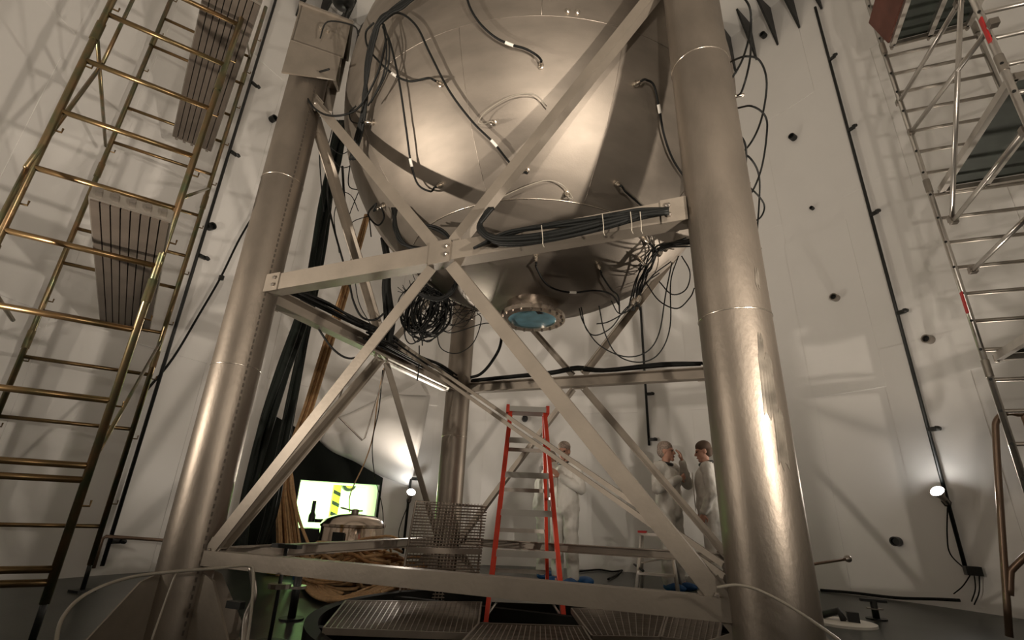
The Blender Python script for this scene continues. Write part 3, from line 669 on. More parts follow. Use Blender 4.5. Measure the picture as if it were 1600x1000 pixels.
# ------------------------------------------------------------------ aluminium tower, right
U1, U2, N1, N2 = (Vector(p) for p in ((3.71, 1.95), (4.60, 1.99), (3.72, 0.32), (4.62, 0.36)))
tw = thing('aluminium_tower', (U1.x, U1.y, 0), 'silver aluminium access tower with rungs and decks by the wall', 'scaffold')
for p in (U1, U2, N1, N2):
    f = MB().tube([up3(p, 0.15), up3(p, 8.2)], 0.026, 12).build('upright', 'alu', tw, True)
    MB().tube([up3(p, 0.0), up3(p, 0.2)], 0.018, 10).build('leg_jack', 'bolt', f, True); MB().lathe([(0.08, 0), (0.08, 0.02)], (p.x, p.y, 0), k=16).build('foot', 'bolt', f)
    for z in (2.2, 4.2, 6.2): MB().lathe([(0.031, z-0.08), (0.031, z+0.08)], (p.x, p.y, 0), k=12).build('coupler', 'alu_dull', f, 2)
MB().box(up3(U1, 2.85)+Vector((-.02, -.02, 0)), (0.012, 0.04, 0.22)).build('sticker', 'red_label', tw)
MB().box(up3(N1, 4.55)+Vector((-.02, -.02, 0)), (0.012, 0.04, 0.26)).build('sticker', 'red_label', tw)
z = 1.81-4*0.284
while z < 8.0:
    MB().tube([up3(U1, z), up3(U2, z)], 0.019, 10).build('rung', 'alu_dull', tw, True)
    MB().tube([up3(N1, z+.1), up3(N2, z+.1)], 0.019, 10).build('rung', 'alu', tw, True)
    for p, n in ((U1, -1), (N1, -1)): MB().lathe([(0.012, -0.006), (0.012, 0.006)], up3(p, z if p is U1 else z+.1)+Vector((-0.012, -0.024, 0)), (-0.3, -1, 0), 8).build('rivet', 'black', tw)
    z += 0.284
e = lambda x, y: onv(x, y, U1, N1)
for a, b in (((1405, 160), (1498, 5)), ((1424, 206), (1552, 36)), ((1487, 342), (1502, -10)), ((1490, 345), (1602, 204)), ((1520, 422), (1625, 320))):
    pa, pb = e(*a), e(*b); o = MB().tube([pa, pb], 0.021, 10).build('diagonal_brace', 'alu', tw, True)
    for q in (pa, pb): MB().box(q, (0.06, 0.05, 0.06)).build('clamp', 'bolt', o)
def tdeck(z, label, m, toe, sh=0.0):
    t = thing('tower_deck', up3(U1, z), label, 'platform', 'decks of the aluminium tower')
    x0, x1, y0, y1 = 3.80, 4.52, 0.40, 1.93
    for x in (x0, (x0+x1)/2, x1): MB().bar((x, y0, z), (x, y1, z), 0.05, 0.07).build('side_rail', 'alu', t)
    for y in (y0, y1): MB().bar((x0, y, z-.01), (x1, y, z-.01), 0.04, 0.05).build('end_rail', 'alu_dull', t)
    for xa, xb in ((x0, (x0+x1)/2), ((x0+x1)/2, x1)): MB().box(((xa+xb)/2, (y0+y1)/2, z+.03), (xb-xa-.05, y1-y0-.03, .012)).build('deck_board', m, t)
    for x in (x0, (x0+x1)/2, x1): MB().tube([(x, y1+.05, z+.03), (x, y1+.05, z-.03), (x, y1+.01, z-.04)], .012, 6).build('hook', 'alu_dull', t)
    if toe:
        MB().prism([(x0-.04+sh, .75, z), (x0-.04+sh, y1-.03, z), (x0-.16+sh, y1-.03, z+.40-sh*.4), (x0-.16+sh, .75, z+.40-sh*.4)], (1, 0, .3), .02).build('toe_board', toe, t)
        MB().box(((x0+x1)/2, y0+.1, z+.20), (x1-x0, .02, .30)).build('toe_board', toe, t)
tdeck(4.12, 'dark decked middle platform in the aluminium tower', 'dark_deck', None)
tdeck(6.22, 'upper platform with brown plywood toe boards in the aluminium tower', 'dark_deck', 'brown_ply')
tdeck(2.30, 'lowest platform with dark toe boards in the aluminium tower', 'dark_deck', 'dark_deck', 0.42)

# ------------------------------------------------------------------ wall masts with clips and lamps, plugs
def mast(deg, label, lamp_z=None, clips=(), ztop=9.9, zbot=0.35, aim=(0, 0, 3.2), power=0.0, fancy=True, lamp_label=''):
    t = thing('cable_mast', wallpt(deg, 0, .06), label, 'mast', 'black masts with clips around the wall')
    MB().tube([wallpt(deg, zbot, .06), wallpt(deg, ztop, .06)], 0.022, 8).build('pole', 'black', t, True)
    for z in clips:
        q = wallpt(deg, z, .08); s = Vector((-math.sin(math.radians(deg)), math.cos(math.radians(deg)), 0)); i_ = Vector((math.cos(math.radians(deg)), math.sin(math.radians(deg)), 0))
        c = MB().box(q-s*0.06, (.10, .03, .05), (s, i_, Vector((0, 0, 1)))).build('clip', 'black', t)
        MB().lathe([(0.022, -.03), (0.03, 0), (0.022, .03)], q-s*0.12-i_*.02, s+Vector((0, 0, .4)), 10).build('sensor', 'black', c)
    if lamp_z:
        q = wallpt(deg, lamp_z, .20); d = (V(aim)-q).normalized()
        L_ = thing('clamp_lamp', q, lamp_label, 'lamp', None)
        MB().lathe([(0.03, -.16), (0.035, -.06), (0.05, -.03), (0.075, .03), (0.070, .03), (0.045, -.02), (0.03, -.05)], q, d, 20).build('lamp_housing', 'bolt', L_, 2)
        MB().lathe([(0.001, .062), (0.03, .058), (0.055, .045), (0.068, .02), (0.05, -.01), (0.001, -.015)], q, d, 20).build('bulb', 'bulb', L_, 2)
        MB().bar(wallpt(deg, lamp_z-.12, .06), q-d*.10, .06, .06).build('clamp', 'black', L_)
        if fancy: MB().tube([wallpt(deg, lamp_z-.16, .10), wallpt(deg+.9, lamp_z-.45, .08), wallpt(deg+1.1, lamp_z-.65, .08), wallpt(deg, lamp_z-.8, .07)], .007, 6, 6).build('flex', 'black_cable', L_, True)
        if power: spot('spot', q+d*0.09, aim, power, 136, 0.06, 1.0)
    return t
mast(47.6, 'black mast standing beside the aluminium tower wall', 1.22, (1.96, 3.5, 5.05, 6.6, 8.1), 9.4, .45, (0, 0, 6.0), P_BACK, True, 'reflector clamp lamp with glowing bulb beside the aluminium tower')
mast(134.8, 'short black mast between the far column and the dark opening', 1.06, (1.3,), 2.0, .15, (0, 0, 6.0), P_BACK, True, 'reflector clamp lamp with glowing bulb between far column and dark opening')
mast(177.6, 'black mast on the wall behind the yellow scaffold', None, (0.35, 4.0, 5.8, 7.2), 9.6, .1)
mast(89.6, 'thin black mast on the far wall behind the braces', None, (2.1, 2.9), 7.5, 2.0)
mast(232.0, 'black mast on the wall left behind the viewer', 1.3, (2.5,), 9.0, .3, (0, 0, 6.0), P_LEFT, False, 'reflector clamp lamp on the wall mast left behind the viewer')
mast(291.0, 'added black mast straight behind the viewer carrying a fill lamp', 1.6, (2.5,), 9.0, .3, (0, 0, 7.0), P_REAR, False, 'added fill lamp on the unseen mast straight behind the viewer')  # unseen mast and lamp added to lift the ambient light
KEY = Vector((2.95, -3.15, 1.10))
t = thing('lamp_stand', (KEY.x, KEY.y, 0), 'portable lamp stand to the side of the viewer with a bright reflector', 'lamp')
MB().tube([(KEY.x, KEY.y, .35), (KEY.x, KEY.y, 1.1)], .015, 8).build('pole', 'black', t, True)
for k in range(3):
    a = 2.1*k+.4; MB().tube([(KEY.x, KEY.y, .45), (KEY.x+.35*math.cos(a), KEY.y+.35*math.sin(a), .01)], .012, 8).build('leg', 'black', t, True)
dk = (Vector((-0.3, 0, 5.0))-KEY).normalized()
MB().lathe([(0.03, -.14), (0.04, -.06), (0.08, .02), (0.075, .02), (0.04, -.04)], KEY, dk, 20).build('lamp_housing', 'bolt', t, 2)
MB().lathe([(0.001, .03), (0.05, .02), (0.06, 0), (0.001, -.02)], KEY, dk, 20).build('bulb', 'bulb', t, 2)
spot('key_spot', KEY+dk*.08, (-0.3, 0, 5.0), P_KEY, 122, .05, .9)
for i, (x, y, l) in enumerate(((424, 187, 'on the wall above the yellow scaffold top'), (1241, 216, 'high on the wall between column and mast'), (1307, 466, 'on the wall level with the column weld'), (1454, 531, 'on the wall between the mast and the tower'),
                               (1403, 846, 'low on the wall beside the mast lamp'), (1270, 326, 'smallest, on the wall right of the cable loops'), (820, 655, 'on the far wall behind the red ladder'), (326, 355, 'on the wall beside the scaffold upright'), (1195, 57, 'right under the ceiling rim'))):
    p = onw(x, y, .01); n = Vector((WC.x-p.x, WC.y-p.y, 0)).normalized(); s = .55 if i == 5 else 1.0
    t = thing('wall_plug', p, 'short black tube stub '+l, 'plug', 'tube stubs in the wall')
    MB().lathe([(0.055*s, 0), (0.055*s, .10*s), (0.04*s, .10*s), (0.04*s, .02)], p, n, 16).build('sleeve', 'bolt' if i in (2, 3) else 'black', t, 2)
    MB().lathe([(0.035*s, .0), (0.035*s, .06*s)], p, n, 14).build('plug', 'black', t, 2)
wire('wall_cable', [onw(405, 322, .06), onw(375, 372, .06), onw(345, 433, .06), onw(312, 490, .06), onw(270, 560, .06), onw(225, 615, .07)], .016, 'black_cable', 'black cable slanting across the wall beside the left column', 'cable')
MB().lathe([(0.001, -.04), (.035, -.03), (.035, .03), (.001, .04)], onw(346, 434, .09), (0, 0, 1), 12).build('knob', 'black', bpy.data.objects['wall_cable'])
wire('floor_cable', [onw(1282, 922, .10), onw(1330, 926, .08), onw(1400, 934, .08), onw(1460, 936, .12), onw(1500, 938, .10)], .018, 'black_cable', 'black cable lying along the foot of the wall', 'cable')
for k, q in enumerate(([(1518, 895), (1505, 915), (1490, 928)], [(1522, 897), (1524, 920), (1518, 940)], [(1530, 897), (1530, 925), (1522, 945)])):
    wire('mast_lead', [onw(x, y, .08) for x, y in q], .006, 'black_cable', 'thin black lead dropping from the mast foot to the floor', 'lead', 'leads at the mast foot')
tag(MB().box(onw(1520, 892, .08), (.14, .10, .09)).build('junction_box', 'black'), 'small black box at the mast foot', 'box')
wire('wall_pipe', [onw(146, 888, .25), onw(160, 842, .25), onw(165, 838, .25), onw(240, 843, .5), onw(330, 850, .8)], .018, 'handrail', 'thin brown pipe bent at the wall behind the left column foot', 'pipe', None, 8, 0)
t = thing('bent_handrail', onz(1578, 1000, 0), 'brown tubular handrail bent over at its top near the tower foot', 'handrail')
hb = onz(1578, 1000, 0); hd = math.hypot(hb.x-CAM.x, hb.y-CAM.y)
MB().tube([ond(1577, 995, hd), ond(1562, 780, hd), ond(1556, 680, hd), ond(1557, 658, hd), ond(1570, 646, hd), ond(1590, 647, hd+.05), ond(1604, 660, hd+.1), ond(1640, 800, hd+.3), ond(1660, 950, hd+.4)], .026, 10, 4).build('rail_tube', 'handrail', t, True)
MB().tube([ond(1578, 930, hd), ond(1579, 897, hd), ond(1583, 888, hd), ond(1610, 862, hd), ond(1650, 830, hd+.2)], .026, 10, 4).build('branch_tube', 'handrail', t, True)
wire('nozzle_rod', [Vector((H+.1, H, .42)), onv(1325, 873, (1, 1.5), (3, 1.9))], .012, 'handrail', 'thin rod with a round tip sticking out past the front column', 'rod', None, 8, 0)
p = onv(1325, 873, (1, 1.5), (3, 1.9)); rod = bpy.data.objects['nozzle_rod']
MB().ell(p, (.03, .03, .03)).build('tip', 'bolt', rod, True)

# ------------------------------------------------------------------ floor: ring, gratings, stands
rg = MB().lathe([(1.36, 0), (1.44, 0), (1.44, 0.14), (1.36, 0.14)], k=96, closed=True).build('floor_ring', 'ring_black', None, 2)
tag(rg, 'low black ring curb on the floor under the sphere', 'curb')
def grate(poly, z, label, pitch=0.032, th=0.005, dep=0.025):
    """an open bar grating clipped to a quad (two opposite edges)"""
    a, b, c, d = [up3(V(p), z) for p in poly]; t = thing('floor_grating', (a+b+c+d)/4, label, 'grating', 'bar gratings inside the ring')
    for p, q in ((a, b), (b, c), (c, d), (d, a)): MB().bar(p, q, .012, dep+.01).build('edge_bar', 'grating', t)
    n = int((b-a).length/pitch); m = MB()
    for i in range(1, n): m.bar(a.lerp(b, i/n), d.lerp(c, i/n), th, dep)
    o = m.build('bearing_bars', 'grating', t); o['kind'] = 'stuff'
    n = int((d-a).length/pitch); m = MB()
    for i in range(1, n): m.bar(a.lerp(d, i/n)+Vector((0, 0, .008)), b.lerp(c, i/n)+Vector((0, 0, .008)), th, .008)
    o = m.build('cross_bars', 'grating', t); o['kind'] = 'stuff'
Z2 = lambda x, y: (lambda p: (p.x, p.y))(onz(x, y, .15))
grate([Z2(505, 986), Z2(745, 995), Z2(752, 944), Z2(540, 942)], .15, 'large dark floor grating between the ring curb and the ladder')
grate([Z2(925, 998), Z2(1030, 1000), Z2(1042, 957), Z2(893, 954)], .15, 'floor grating on the column side of the ladder')
grate([Z2(1034, 1000), Z2(1120, 1010), Z2(1128, 968), Z2(1046, 957)], .15, 'narrow floor grating at the foot of the front column')
grate([Z2(700, 1040), Z2(940, 1040), Z2(910, 989), Z2(748, 984)], .17, 'floor grating just before the ladder foot')
for y, l in ((-.9, 'dark joist across the ring in front of the ladder gratings'), (-.25, 'dark joist across the ring before the ladder feet'), (.35, 'dark joist across the ring under the ladder feet'), (.8, 'dark joist across the ring behind the ladder')):
    L = math.sqrt(1.36**2-y*y); tag(MB().bar((-L, y, .06), (L, y, .06), .06, .12).build('floor_joist', 'ring_black'), l, 'joist', 'joists under the gratings')
# upright mesh panel leaning before the far column
tl, tr_ = ond(650, 783, 5.15), ond(752, 787, 5.25); b0 = Vector((tl.x-.02, tl.y-.10, 0)); b1 = Vector((tr_.x+.05, tr_.y-.10, 0)); hgt = Vector((.02, .10, tl.z))
t = thing('mesh_panel', b0, 'upright wire mesh panel leaning before the far column', 'mesh panel')
MB().tube([b0, b0+hgt, b1+hgt+Vector((-.06, 0, -.02)), b1, b0], .012, 6).build('frame', 'grating', t)
for k in range(1, 34): MB().tube([b0+hgt*k/34, b1+hgt*k/34], .0065, 5).build('wire', 'grating', t)
for k in range(1, 22): MB().tube([b0.lerp(b1, k/22), b0.lerp(b1, k/22)+hgt], .0035, 5).build('wire', 'grating', t)
MB().bar(b0+hgt*.52+Vector((0, -.01, 0)), b1+hgt*.52+Vector((0, -.01, 0)), .02, .05).build('stiffener', 'grating', t)
# T-shaped floor stands
for k, (x, y, h, l) in enumerate(((455, 968, .38, 'black T shaped floor stand on the green lit floor'), (420, 1005, .55, 'tall thin T stand at the left column foot'), (1370, 968, .16, 'low black T stand on the floor near the wall'))):
    p = onz(x, y, 0); t = thing('floor_stand', p, l, 'stand')
    MB().tube([p, p+Vector((0, 0, h))], .03 if k != 1 else .012, 10).build('post', 'black', t, True)
    MB().box(p+Vector((0, 0, h)), (.22, .05, .025)).build('cross_bar', 'black', t)
    MB().lathe([(.07, h*.55), (.07, h*.6)], p, k=14).build('collar', 'bolt', t); MB().lathe([(.09, 0), (.09, .012)], p, k=16).build('foot', 'black', t)
# floor gadget by the front column
p = onz(1318, 975, 0); t = thing('floor_device', p, 'pale round plate with black plugs on the floor beside the front column', 'device')
MB().lathe([(.001, .0), (.26, 0), (.26, .02), (.001, .03)], p, k=28).build('plate', 'white_tag', t, 2)
MB().tube([p+Vector((-.15, .05, .05)), p+Vector((-.02, 0, .10)), p+Vector((0, -.05, .04))], .03, 8).build('plug', 'black', t, True)
MB().box(p+Vector((.08, -.02, .06)), (.09, .06, .09)).build('block', 'black', t)
# pale hoses arched around the column feet
wire('pale_hose', [ond(86, 1010, 2.55), ond(98, 965, 2.6), ond(135, 928, 2.7), ond(200, 903, 2.8), ond(275, 893, 2.85), ond(340, 888, 2.9), ond(388, 884, 2.95), ond(396, 900, 2.95), ond(392, 960, 2.9), ond(385, 1010, 2.85)], .007, 'clear_hose', 'pale hose arched before the left column foot', 'hose')
wire('pale_hose', [ond(1120, 918, 1.98), ond(1150, 914, 1.98), ond(1185, 922, 1.97), ond(1235, 948, 1.96), ond(1290, 985, 1.95), ond(1330, 1015, 1.95)], .005, 'clear_hose', 'pale hose draped around the front column foot', 'hose')
wire('pale_hose', [ond(275, 895, 2.85), ond(258, 940, 2.8), ond(235, 1005, 2.7)], .004, 'clear_hose', 'thin pale tube hanging down the left column', 'hose')
wire('chain', [ond(392, 885, 3.05), ond(397, 930, 3.05), ond(384, 965, 3.05), ond(380, 1010, 3.0)], .014, 'bolt', 'dull chain hanging at the left column foot', 'chain', None, 6)
tag(MB().box(ond(368, 945, 2.95), (.09, .03, .03)).build('clamp_grip', 'black'), 'small black clamp grip beside the hanging chain', 'clamp')

# steel drum with domed lid
dp = onz(541, 897, 0); dd = math.hypot(dp.x-CAM.x, dp.y-CAM.y); R_ = 92/FLEN*dd*0.93/2
t = thing('steel_drum', dp, 'polished stainless drum with domed lid near the dark opening', 'drum')
MB().lathe([(R_*.95, 0), (R_, .03), (R_, .57), (R_*.96, .59)], dp, k=40).build('body', 'drum', t, 2)
MB().lathe([(R_*1.03, .57), (R_*1.03, .60), (R_*.9, .66), (R_*.6, .71), (.001, .74)], dp, k=40).build('lid', 'drum', t, 2)
MB().lathe([(.05, .73), (.05, .78), (.02, .79)], dp, k=14).build('lid_knob', 'bolt', t, 2)
MB().tube([dp+Vector((-.25, 0, .80)), dp+Vector((0, 0, .76)), dp+Vector((.12, 0, .77))], .012, 6).build('lid_lever', 'bolt', t)
MB().box(dp+Vector((.12, -R_*.98, .45)), (.18, .02, .12)).build('label_plate', 'black', t)
tag(MB().box(onw(487, 838, .50)+Vector((0, 0, -.12)), (.5, .3, .45)).build('black_crate', 'black'), 'black crate standing under the bright opening', 'crate')
bt = thing('black_bottle', onw(486, 815, .15), 'slim black bottle standing in the bright opening', 'bottle'); q = onw(486, 816, .15)
MB().lathe([(.05, 0), (.05, .1), (.03, .14), (.028, .30), (.001, .30)], q, k=14).build('body', 'black', bt, 2); MB().lathe([(.06, 0), (.06, .05)], q+Vector((.1, .05, 0)), k=12).build('base', 'black', bt)
tag(MB().lathe([(.12, 0), (.13, .2), (.11, .22), (.001, .22)], onz(474, 905, 0), k=18).build('blue_bucket', 'blue_cover', None, 2), 'small blue bucket beside the ropes', 'bucket')
tag(MB().ell(onz(430, 890, .06), (.14, .12, .06)).build('yellow_cloth', 'hazard_yellow', None, True), 'small yellow bundle on the floor behind the rail', 'bundle')

# ------------------------------------------------------------------ red step ladder
la, lb = Vector((-.41, .23, 0)), Vector((.15, .48, 0)); lm = (la+lb)/2; lx = (lb-la).normalized(); ly = Vector((-lx.y, lx.x, 0))
t = thing('step_ladder', lm, 'red fibreglass step ladder with grey treads standing under sphere', 'ladder')
HL = 1.72; W0, W1 = .30, .165; fr = 0.42; bk = 0.62
def fp_(s, f, z): u = z/HL; return lm+lx*s*(W0+(W1-W0)*u)+ly*(fr*u*f)+Vector((0, 0, z))
def rp_(s, z): u = z/HL; return lm+lx*s*(W0*.92+(W1*.95-W0*.92)*u)+ly*(fr+bk*(1-u))+Vector((0, 0, z))
for s in (-1, 1):
    f = MB().bar(fp_(s, 1, .02), fp_(s, 1, HL), .035, .075, ly).build('front_rail', 'red_grp', t)
    MB().box(fp_(s, 1, .02), (.05, .09, .04), (lx, ly, Vector((0, 0, 1)))).build('rubber_foot', 'black', f)
    r_ = MB().bar(rp_(s, .02), rp_(s, HL-.03), .03, .055, ly).build('rear_rail', 'red_grp', t)
    MB().box(rp_(s, .02), (.045, .07, .04), (lx, ly, Vector((0, 0, 1)))).build('rubber_foot', 'black', r_)
    MB().bar(fp_(s, 1, .95)+lx*s*.02, rp_(s, .95)+lx*s*.02, .006, .02).build('spreader', 'alu', t)
    MB().tube([fp_(s, 1, .34)-lx*s*.03+ly*.03, fp_(s, 1, .05)-lx*s*.01+ly*.02-lx*s*.0], .008, 6).build('knee_brace', 'alu', t)
    MB().tube([fp_(s, 1, .06)+ly*.03, fp_(s*.35, 1, .32)+ly*.03], .010, 6).build('tread_brace', 'alu', t)
for k in range(5):
    z = .205+k*.3125
    a, b = fp_(-1, 1, z), fp_(1, 1, z)
    o = MB().bar(a+ly*.02, b+ly*.02, .085, .022).build('tread', 'tread_grey', t); MB().bar(a-ly*.022-Vector((0, 0, .016)), b-ly*.022-Vector((0, 0, .016)), .008, .045).build('tread_lip', 'tread_grey', o)
for k in range(4):
    z = .3+k*.36; MB().bar(rp_(-1, z), rp_(1, z), .015, .035).build('rear_bar', 'alu_dull', t)
tc_ = lm+ly*(fr+.05)+Vector((0, 0, HL+.02)); cp = MB().box(tc_, (.38, .22, .05), (lx, ly, Vector((0, 0, 1)))).build('top_cap', 'tread_grey', t)
for s in (-1, 1): MB().box(tc_+lx*s*.19-ly*.0, (.03, .23, .075), (lx, ly, Vector((0, 0, 1)))).build('cap_end', 'red_grp', cp)

# shiny folding stool
sp_ = onz(1030, 925, 0); t = thing('step_stool', sp_, 'small shiny folding step stool with red pads', 'step stool')
for s in (-1, 1):
    MB().tube([sp_+Vector((s*.24, -.2, 0)), sp_+Vector((s*.17, 0, .62))], .024, 8).build('leg', 'bright_alu', t, True)
    MB().tube([sp_+Vector((s*.24, .22, 0)), sp_+Vector((s*.17, .02, .62))], .022, 8).build('leg', 'bright_alu', t, True)
MB().box(sp_+Vector((0, 0, .635)), (.34, .22, .03)).build('seat', 'bright_alu', t)
for q in (-.15, .08): MB().box(sp_+Vector((q, -.06, .66)), (.10, .12, .025)).build('seat_pad', 'red_label', t)
for z in (.2, .42): MB().box(sp_+Vector((0, -.2+z*.32, z)), (.42, .12, .025)).build('tread', 'bright_alu', t)
MB().tube([sp_+Vector((-.22, -.1, .3)), sp_+Vector((.22, .1, .4))], .012, 6).build('strut', 'bright_alu', t)

# ------------------------------------------------------------------ people in white coveralls
clouds = bpy.data.textures.new('wrinkle', 'CLOUDS'); clouds.noise_scale = 0.09; clouds.noise_depth = 2
def fuse(o, vox, it=6, disp=0):
    md = o.modifiers.new('fuse', 'REMESH'); md.mode = 'VOXEL'; md.voxel_size = vox; md.use_smooth_shade = True
    if disp:
        d = o.modifiers.new('wrinkle', 'DISPLACE'); d.texture = clouds; d.strength = disp; d.mid_level = 0.5; d.texture_coords = 'GLOBAL'
    s = o.modifiers.new('soft', 'SMOOTH'); s.factor = 0.5; s.iterations = it
def hand(mb, wr, d, palm, side):
    d = V(d).normalized(); n = V(palm)-d*V(palm).dot(d); n.normalize(); s = d.cross(n)*side
    for k in range(4): mb.capsule(wr, wr+d*.085+s*(.030-.02*k), .017, .013, 8)
    for k, ln in enumerate((.068, .078, .072, .055)):
        b = wr+d*.088+s*(.032-.0215*k); m = b+d*ln*.5+n*.012; e = m+(d*.75+n*.65).normalized()*ln*.5
        mb.capsule(b, m, .0095, .009, 8); mb.capsule(m, e, .009, .008, 8)
    b = wr+d*.03+s*.028; m = b+(d*.6+s*.8).normalized()*.045; mb.capsule(b, m, .013, .011, 8); mb.capsule(m, m+(d+n*.3).normalized()*.032, .011, .009, 8)
def person(base, yaw, h, label, larm, rarm, head_dir=0.0, nod=0.0, cap='hairnet', lean=0.0, stance=0.11):
    """larm/rarm: (elbow, wrist, hand direction, palm) in local axes x right, y forward, z up at 1.75 m"""
    k = h/1.75; c, s = math.cos(yaw), math.sin(yaw)
    T = lambda p: Vector((base[0]+k*(p[0]*c-p[1]*s), base[1]+k*(p[0]*s+p[1]*c), k*p[2]))
    D = lambda p: Vector((p[0]*c-p[1]*s, p[0]*s+p[1]*c, p[2]))
    t = thing('person', (base[0], base[1], 0), label, 'person')
    body, suit = MB(), MB()
    hip = (0, 0, .93); chest = (0, lean*.5, 1.28); neck = (0, lean*.8, 1.48); hc = (0, lean+.02, 1.62)
    body.capsule(T(hip), T(chest), .115*k, .13*k); body.capsule(T(chest), T(neck), .10*k, .055*k); body.capsule(T(neck), T(hc), .052*k, .055*k)
    suit.capsule(T((0, 0, .92)), T((0, lean*.2, 1.08)), .165*k, .15*k, 14); suit.capsule(T((0, lean*.2, 1.08)), T(chest), .15*k, .165*k, 14)
    for q in (-1, 1): suit.capsule(T((q*.06, 0, .92)), T((q*.07, lean*.5, 1.28)), .13*k, .13*k, 12)
    suit.capsule(T(chest), T((0, lean*.75, 1.44)), .12*k, .075*k, 12)
    for q in (-1, 1):
        L = [(q*.095, 0, .90), (q*(stance), .02, .50), (q*(stance+.01), -.01, .09)]
        body.capsule(T(L[0]), T(L[1]), .075*k, .05*k); body.capsule(T(L[1]), T(L[2]), .05*k, .035*k); body.capsule(T(L[2]), T((q*(stance+.02), .15, .045)), .04*k, .03*k)
        suit.capsule(T(L[0]), T(L[1]), .115*k, .09*k, 12); suit.capsule(T(L[1]), T((L[2][0], L[2][1], .12)), .088*k, .078*k, 12)
        sh = MB(); sh.ell(T((q*(stance+.02), .07, .05)), (.062*k, .155*k, .052*k), 14, (D((1, 0, 0)), D((0, 1, 0)), Vector((0, 0, 1)))); sh.capsule(T(L[2]), T((L[2][0], L[2][1], .15)), .055*k, .062*k)
        o = sh.build('shoe_cover', 'blue_cover', t, True); fuse(o, .012, 3)
        A = larm if q < 0 else rarm; S0 = (q*.185, lean*.7, 1.41)
        body.capsule(T(chest), T(S0), .07*k, .05*k); body.capsule(T(S0), T(A[0]), .046*k, .038*k); body.capsule(T(A[0]), T(A[1]), .038*k, .027*k)
        hand(body, T(A[1]), D(A[2]), D(A[3]), q*-1)
        suit.capsule(T((q*.07, lean*.6, 1.40)), T(S0), .085*k, .082*k, 12); suit.capsule(T(S0), T(A[0]), .080*k, .066*k, 12)
        w_ = V(A[0]).lerp(V(A[1]), .95); suit.capsule(T(A[0]), T(w_), .064*k, .046*k, 12)
    # head with face
    hy = yaw+head_dir; hcw = T(hc); X = Vector((math.cos(hy), math.sin(hy), 0)); Y = Vector((-math.sin(hy), math.cos(hy), 0)); Z = Vector((0, 0, 1))
    Y, Z = Y*math.cos(nod)-Z*math.sin(nod), Z*math.cos(nod)+Y*math.sin(nod)
    hp = lambda x, y, z: hcw+(X*x+Y*y+Z*z)*k
    body.ell(hp(0, -.012, .035), (.074*k, .092*k, .088*k), 18, (X, Y, Z)); body.ell(hp(0, .018, -.035), (.060*k, .074*k, .085*k), 18, (X, Y, Z))
    body.capsule(hp(0, .085, .012), hp(0, .106, -.022), .010*k, .016*k); body.capsule(hp(-.022, .082, -.062), hp(.022, .082, -.062), .014*k); body.ell(hp(0, .074, -.10), (.028*k, .024*k, .022*k), 12, (X, Y, Z))
    body.capsule(hp(-.045, .074, .028), hp(.045, .074, .028), .013*k)
    for q in (-1, 1): body.ell(hp(q*.076, -.01, -.005), (.012*k, .022*k, .034*k), 12, (X, Y, Z))
    o = body.build('body', 'skin', t, True); fuse(o, .0085, 3); o['label'] = 'face and bare hands'
    for q in (-1, 1): MB().ell(hp(q*.030, .085, .008), (.013*k, .009*k, .009*k), 10, (X, Y, Z)).build('eye', 'eye', t, True)
    MB().ell(hp(0, .098, -.062), (.026*k, .007*k, .008*k), 10, (X, Y, Z)).build('mouth', 'lip', t, True)
    hr_ = MB(); hr_.ell(hp(0, -.022, .058), (.088*k, .102*k, .082*k), 18, (X, Y, Z)); hr_.ell(hp(0, -.05, .0), (.080*k, .075*k, .085*k), 16, (X, Y, Z))
    o = hr_.build('hair_net' if cap == 'hairnet' else 'hair', cap, t, True); fuse(o, .012, 3)
    col_ = MB().tube([T((.085*math.cos(a), lean*.8+.075*math.sin(a), 1.475-.02*math.sin(a))) for a in np.linspace(0, 6.2832, 15)], .02*k, 8)
    col_.build('collar', 'black', t, True)
    o = suit.build('coverall', 'coverall', t, True); fuse(o, .014, 4, .035)
    MB().tube([T((0, .175+lean*.3, z)) for z in (.9, 1.05, 1.2, 1.36)], .006, 6).build('zip', 'white_tag', t)
    return t
up_ = (0, 0.2, 1)
# yaw: 0 faces +y (away); pi faces the viewer
person((-0.60, 3.00), math.radians(160), 1.76, 'person in white coverall holding both hands up at the chest, behind ladder', ((-.27, .02, 1.13), (-.10, .24, 1.27), (.5, .5, .6), (1, 0, .2)), ((.27, .04, 1.13), (.09, .25, 1.28), (-.5, .5, .6), (-1, 0, .2)), .35, .2, 'hairnet')
person((-1.06, 3.45), math.radians(-70), 1.70, 'person in white coverall seen from behind between the ladder rails', ((-.27, .06, 1.12), (-.14, .28, 1.18), (.4, .9, 0), (1, 0, 0)), ((.26, .08, 1.12), (.10, .28, 1.20), (-.4, .9, 0), (-1, 0, 0)), 0, .35, 'hairnet', .08)
person((0.68, 3.42), math.radians(-115), 1.80, 'person in white coverall with hairnet raising a hand to the mouth', ((-.30, .12, 1.22), (-.06, .20, 1.50), (.3, -.1, 1), (.2, -1, 0)), ((.30, .03, 1.14), (.06, .22, 1.28), (-1, .1, .3), (0, -1, 0)), .25, .05, 'hairnet')
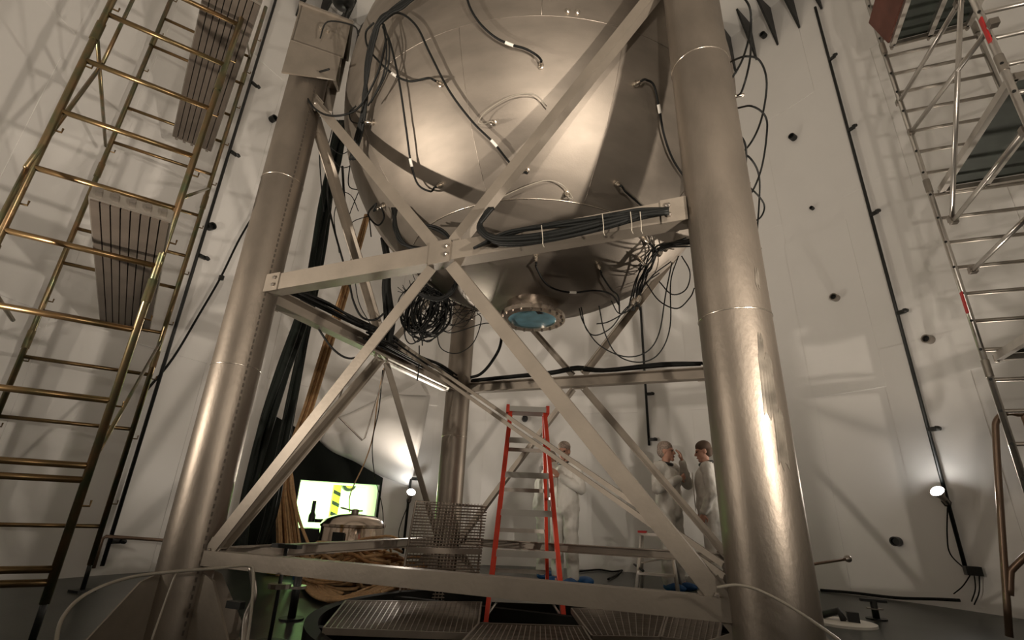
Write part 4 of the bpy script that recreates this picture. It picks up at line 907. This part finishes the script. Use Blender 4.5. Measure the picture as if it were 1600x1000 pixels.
person((1.18, 3.45), math.radians(95), 1.80, 'person in white coverall with short dark hair half hidden by the front column', ((-.25, -.02, 1.12), (-.22, .10, .88), (0, .3, -1), (1, 0, 0)), ((.25, -.02, 1.12), (.22, .12, .88), (0, .3, -1), (-1, 0, 0)), .1, .25, 'hair')
# odds and ends at the workers' feet
tag(MB().ell(onz(914, 908, .04), (.12, .10, .06)).build('blue_bag', 'blue_cover', None, True), 'crumpled blue bag on the floor beside worker feet', 'bag')
tag(MB().ell(onz(945, 917, .02), (.07, .05, .03)).build('black_pad', 'black', None, True), 'small black pad lying on the floor', 'pad')
tag(MB().ell(onz(1102, 912, .09), (.26, .16, .11)).build('clear_bag', 'plastic_bag', None, True), 'clear plastic bag lying by the front column foot', 'bag')
for q in (([(905, 893), (935, 890), (960, 893), (985, 888)], 'black cable curled on the floor behind the workers'), ([(950, 905), (965, 897), (985, 880), (1005, 862)], 'thin black tube leaning by the step stool')):
    wire('floor_lead', [onz(x, y, .02) if k < 3 or 'cable' in q[1] else onz(x, 892, .3) for k, (x, y) in enumerate(q[0])], .014, 'black_cable', q[1], 'cable')

t = thing('hanging_pulley', ond(536, 2, 4.9), 'round black pulley hanging above the saddle bracket', 'pulley')
p = ond(536, 0, 4.9); MB().ell(p, (.14, .14, .13)).build('body', 'black', t, True); MB().tube([p, p+Vector((0, 0, 3.5))], .015, 6).build('strap', 'black', t)
MB().tube([ond(548, 5, 4.9), ond(540, 25, 4.9), ond(530, 55, 4.9)], .02, 6).build('sling', 'black', t)

for q, l in (([(505, 205), (512, 235), (525, 262), (530, 300), (522, 340), (530, 395)], 'thin wire winding down beside the left brace top'), ([(512, 120), (520, 190), (508, 250), (520, 290), (548, 305), (560, 330)], 'thin wire from the saddle bracket looping to the sphere edge'),
             ([(500, 215), (530, 240), (548, 236), (552, 255), (535, 262), (520, 250)], 'small wire tangle beside the sphere edge'), ([(560, 300), (548, 330), (542, 352), (556, 344), (575, 338)], 'short curled wire below the sphere edge'),
             ([(540, 360), (552, 420), (560, 470), (575, 500), (590, 520)], 'thin wire dropping from the beam to the brace crossing')):
    wire('thin_wire', [ond(x, y, 4.45) for x, y in q], .0045, 'black_cable', l, 'wire', None, 5)
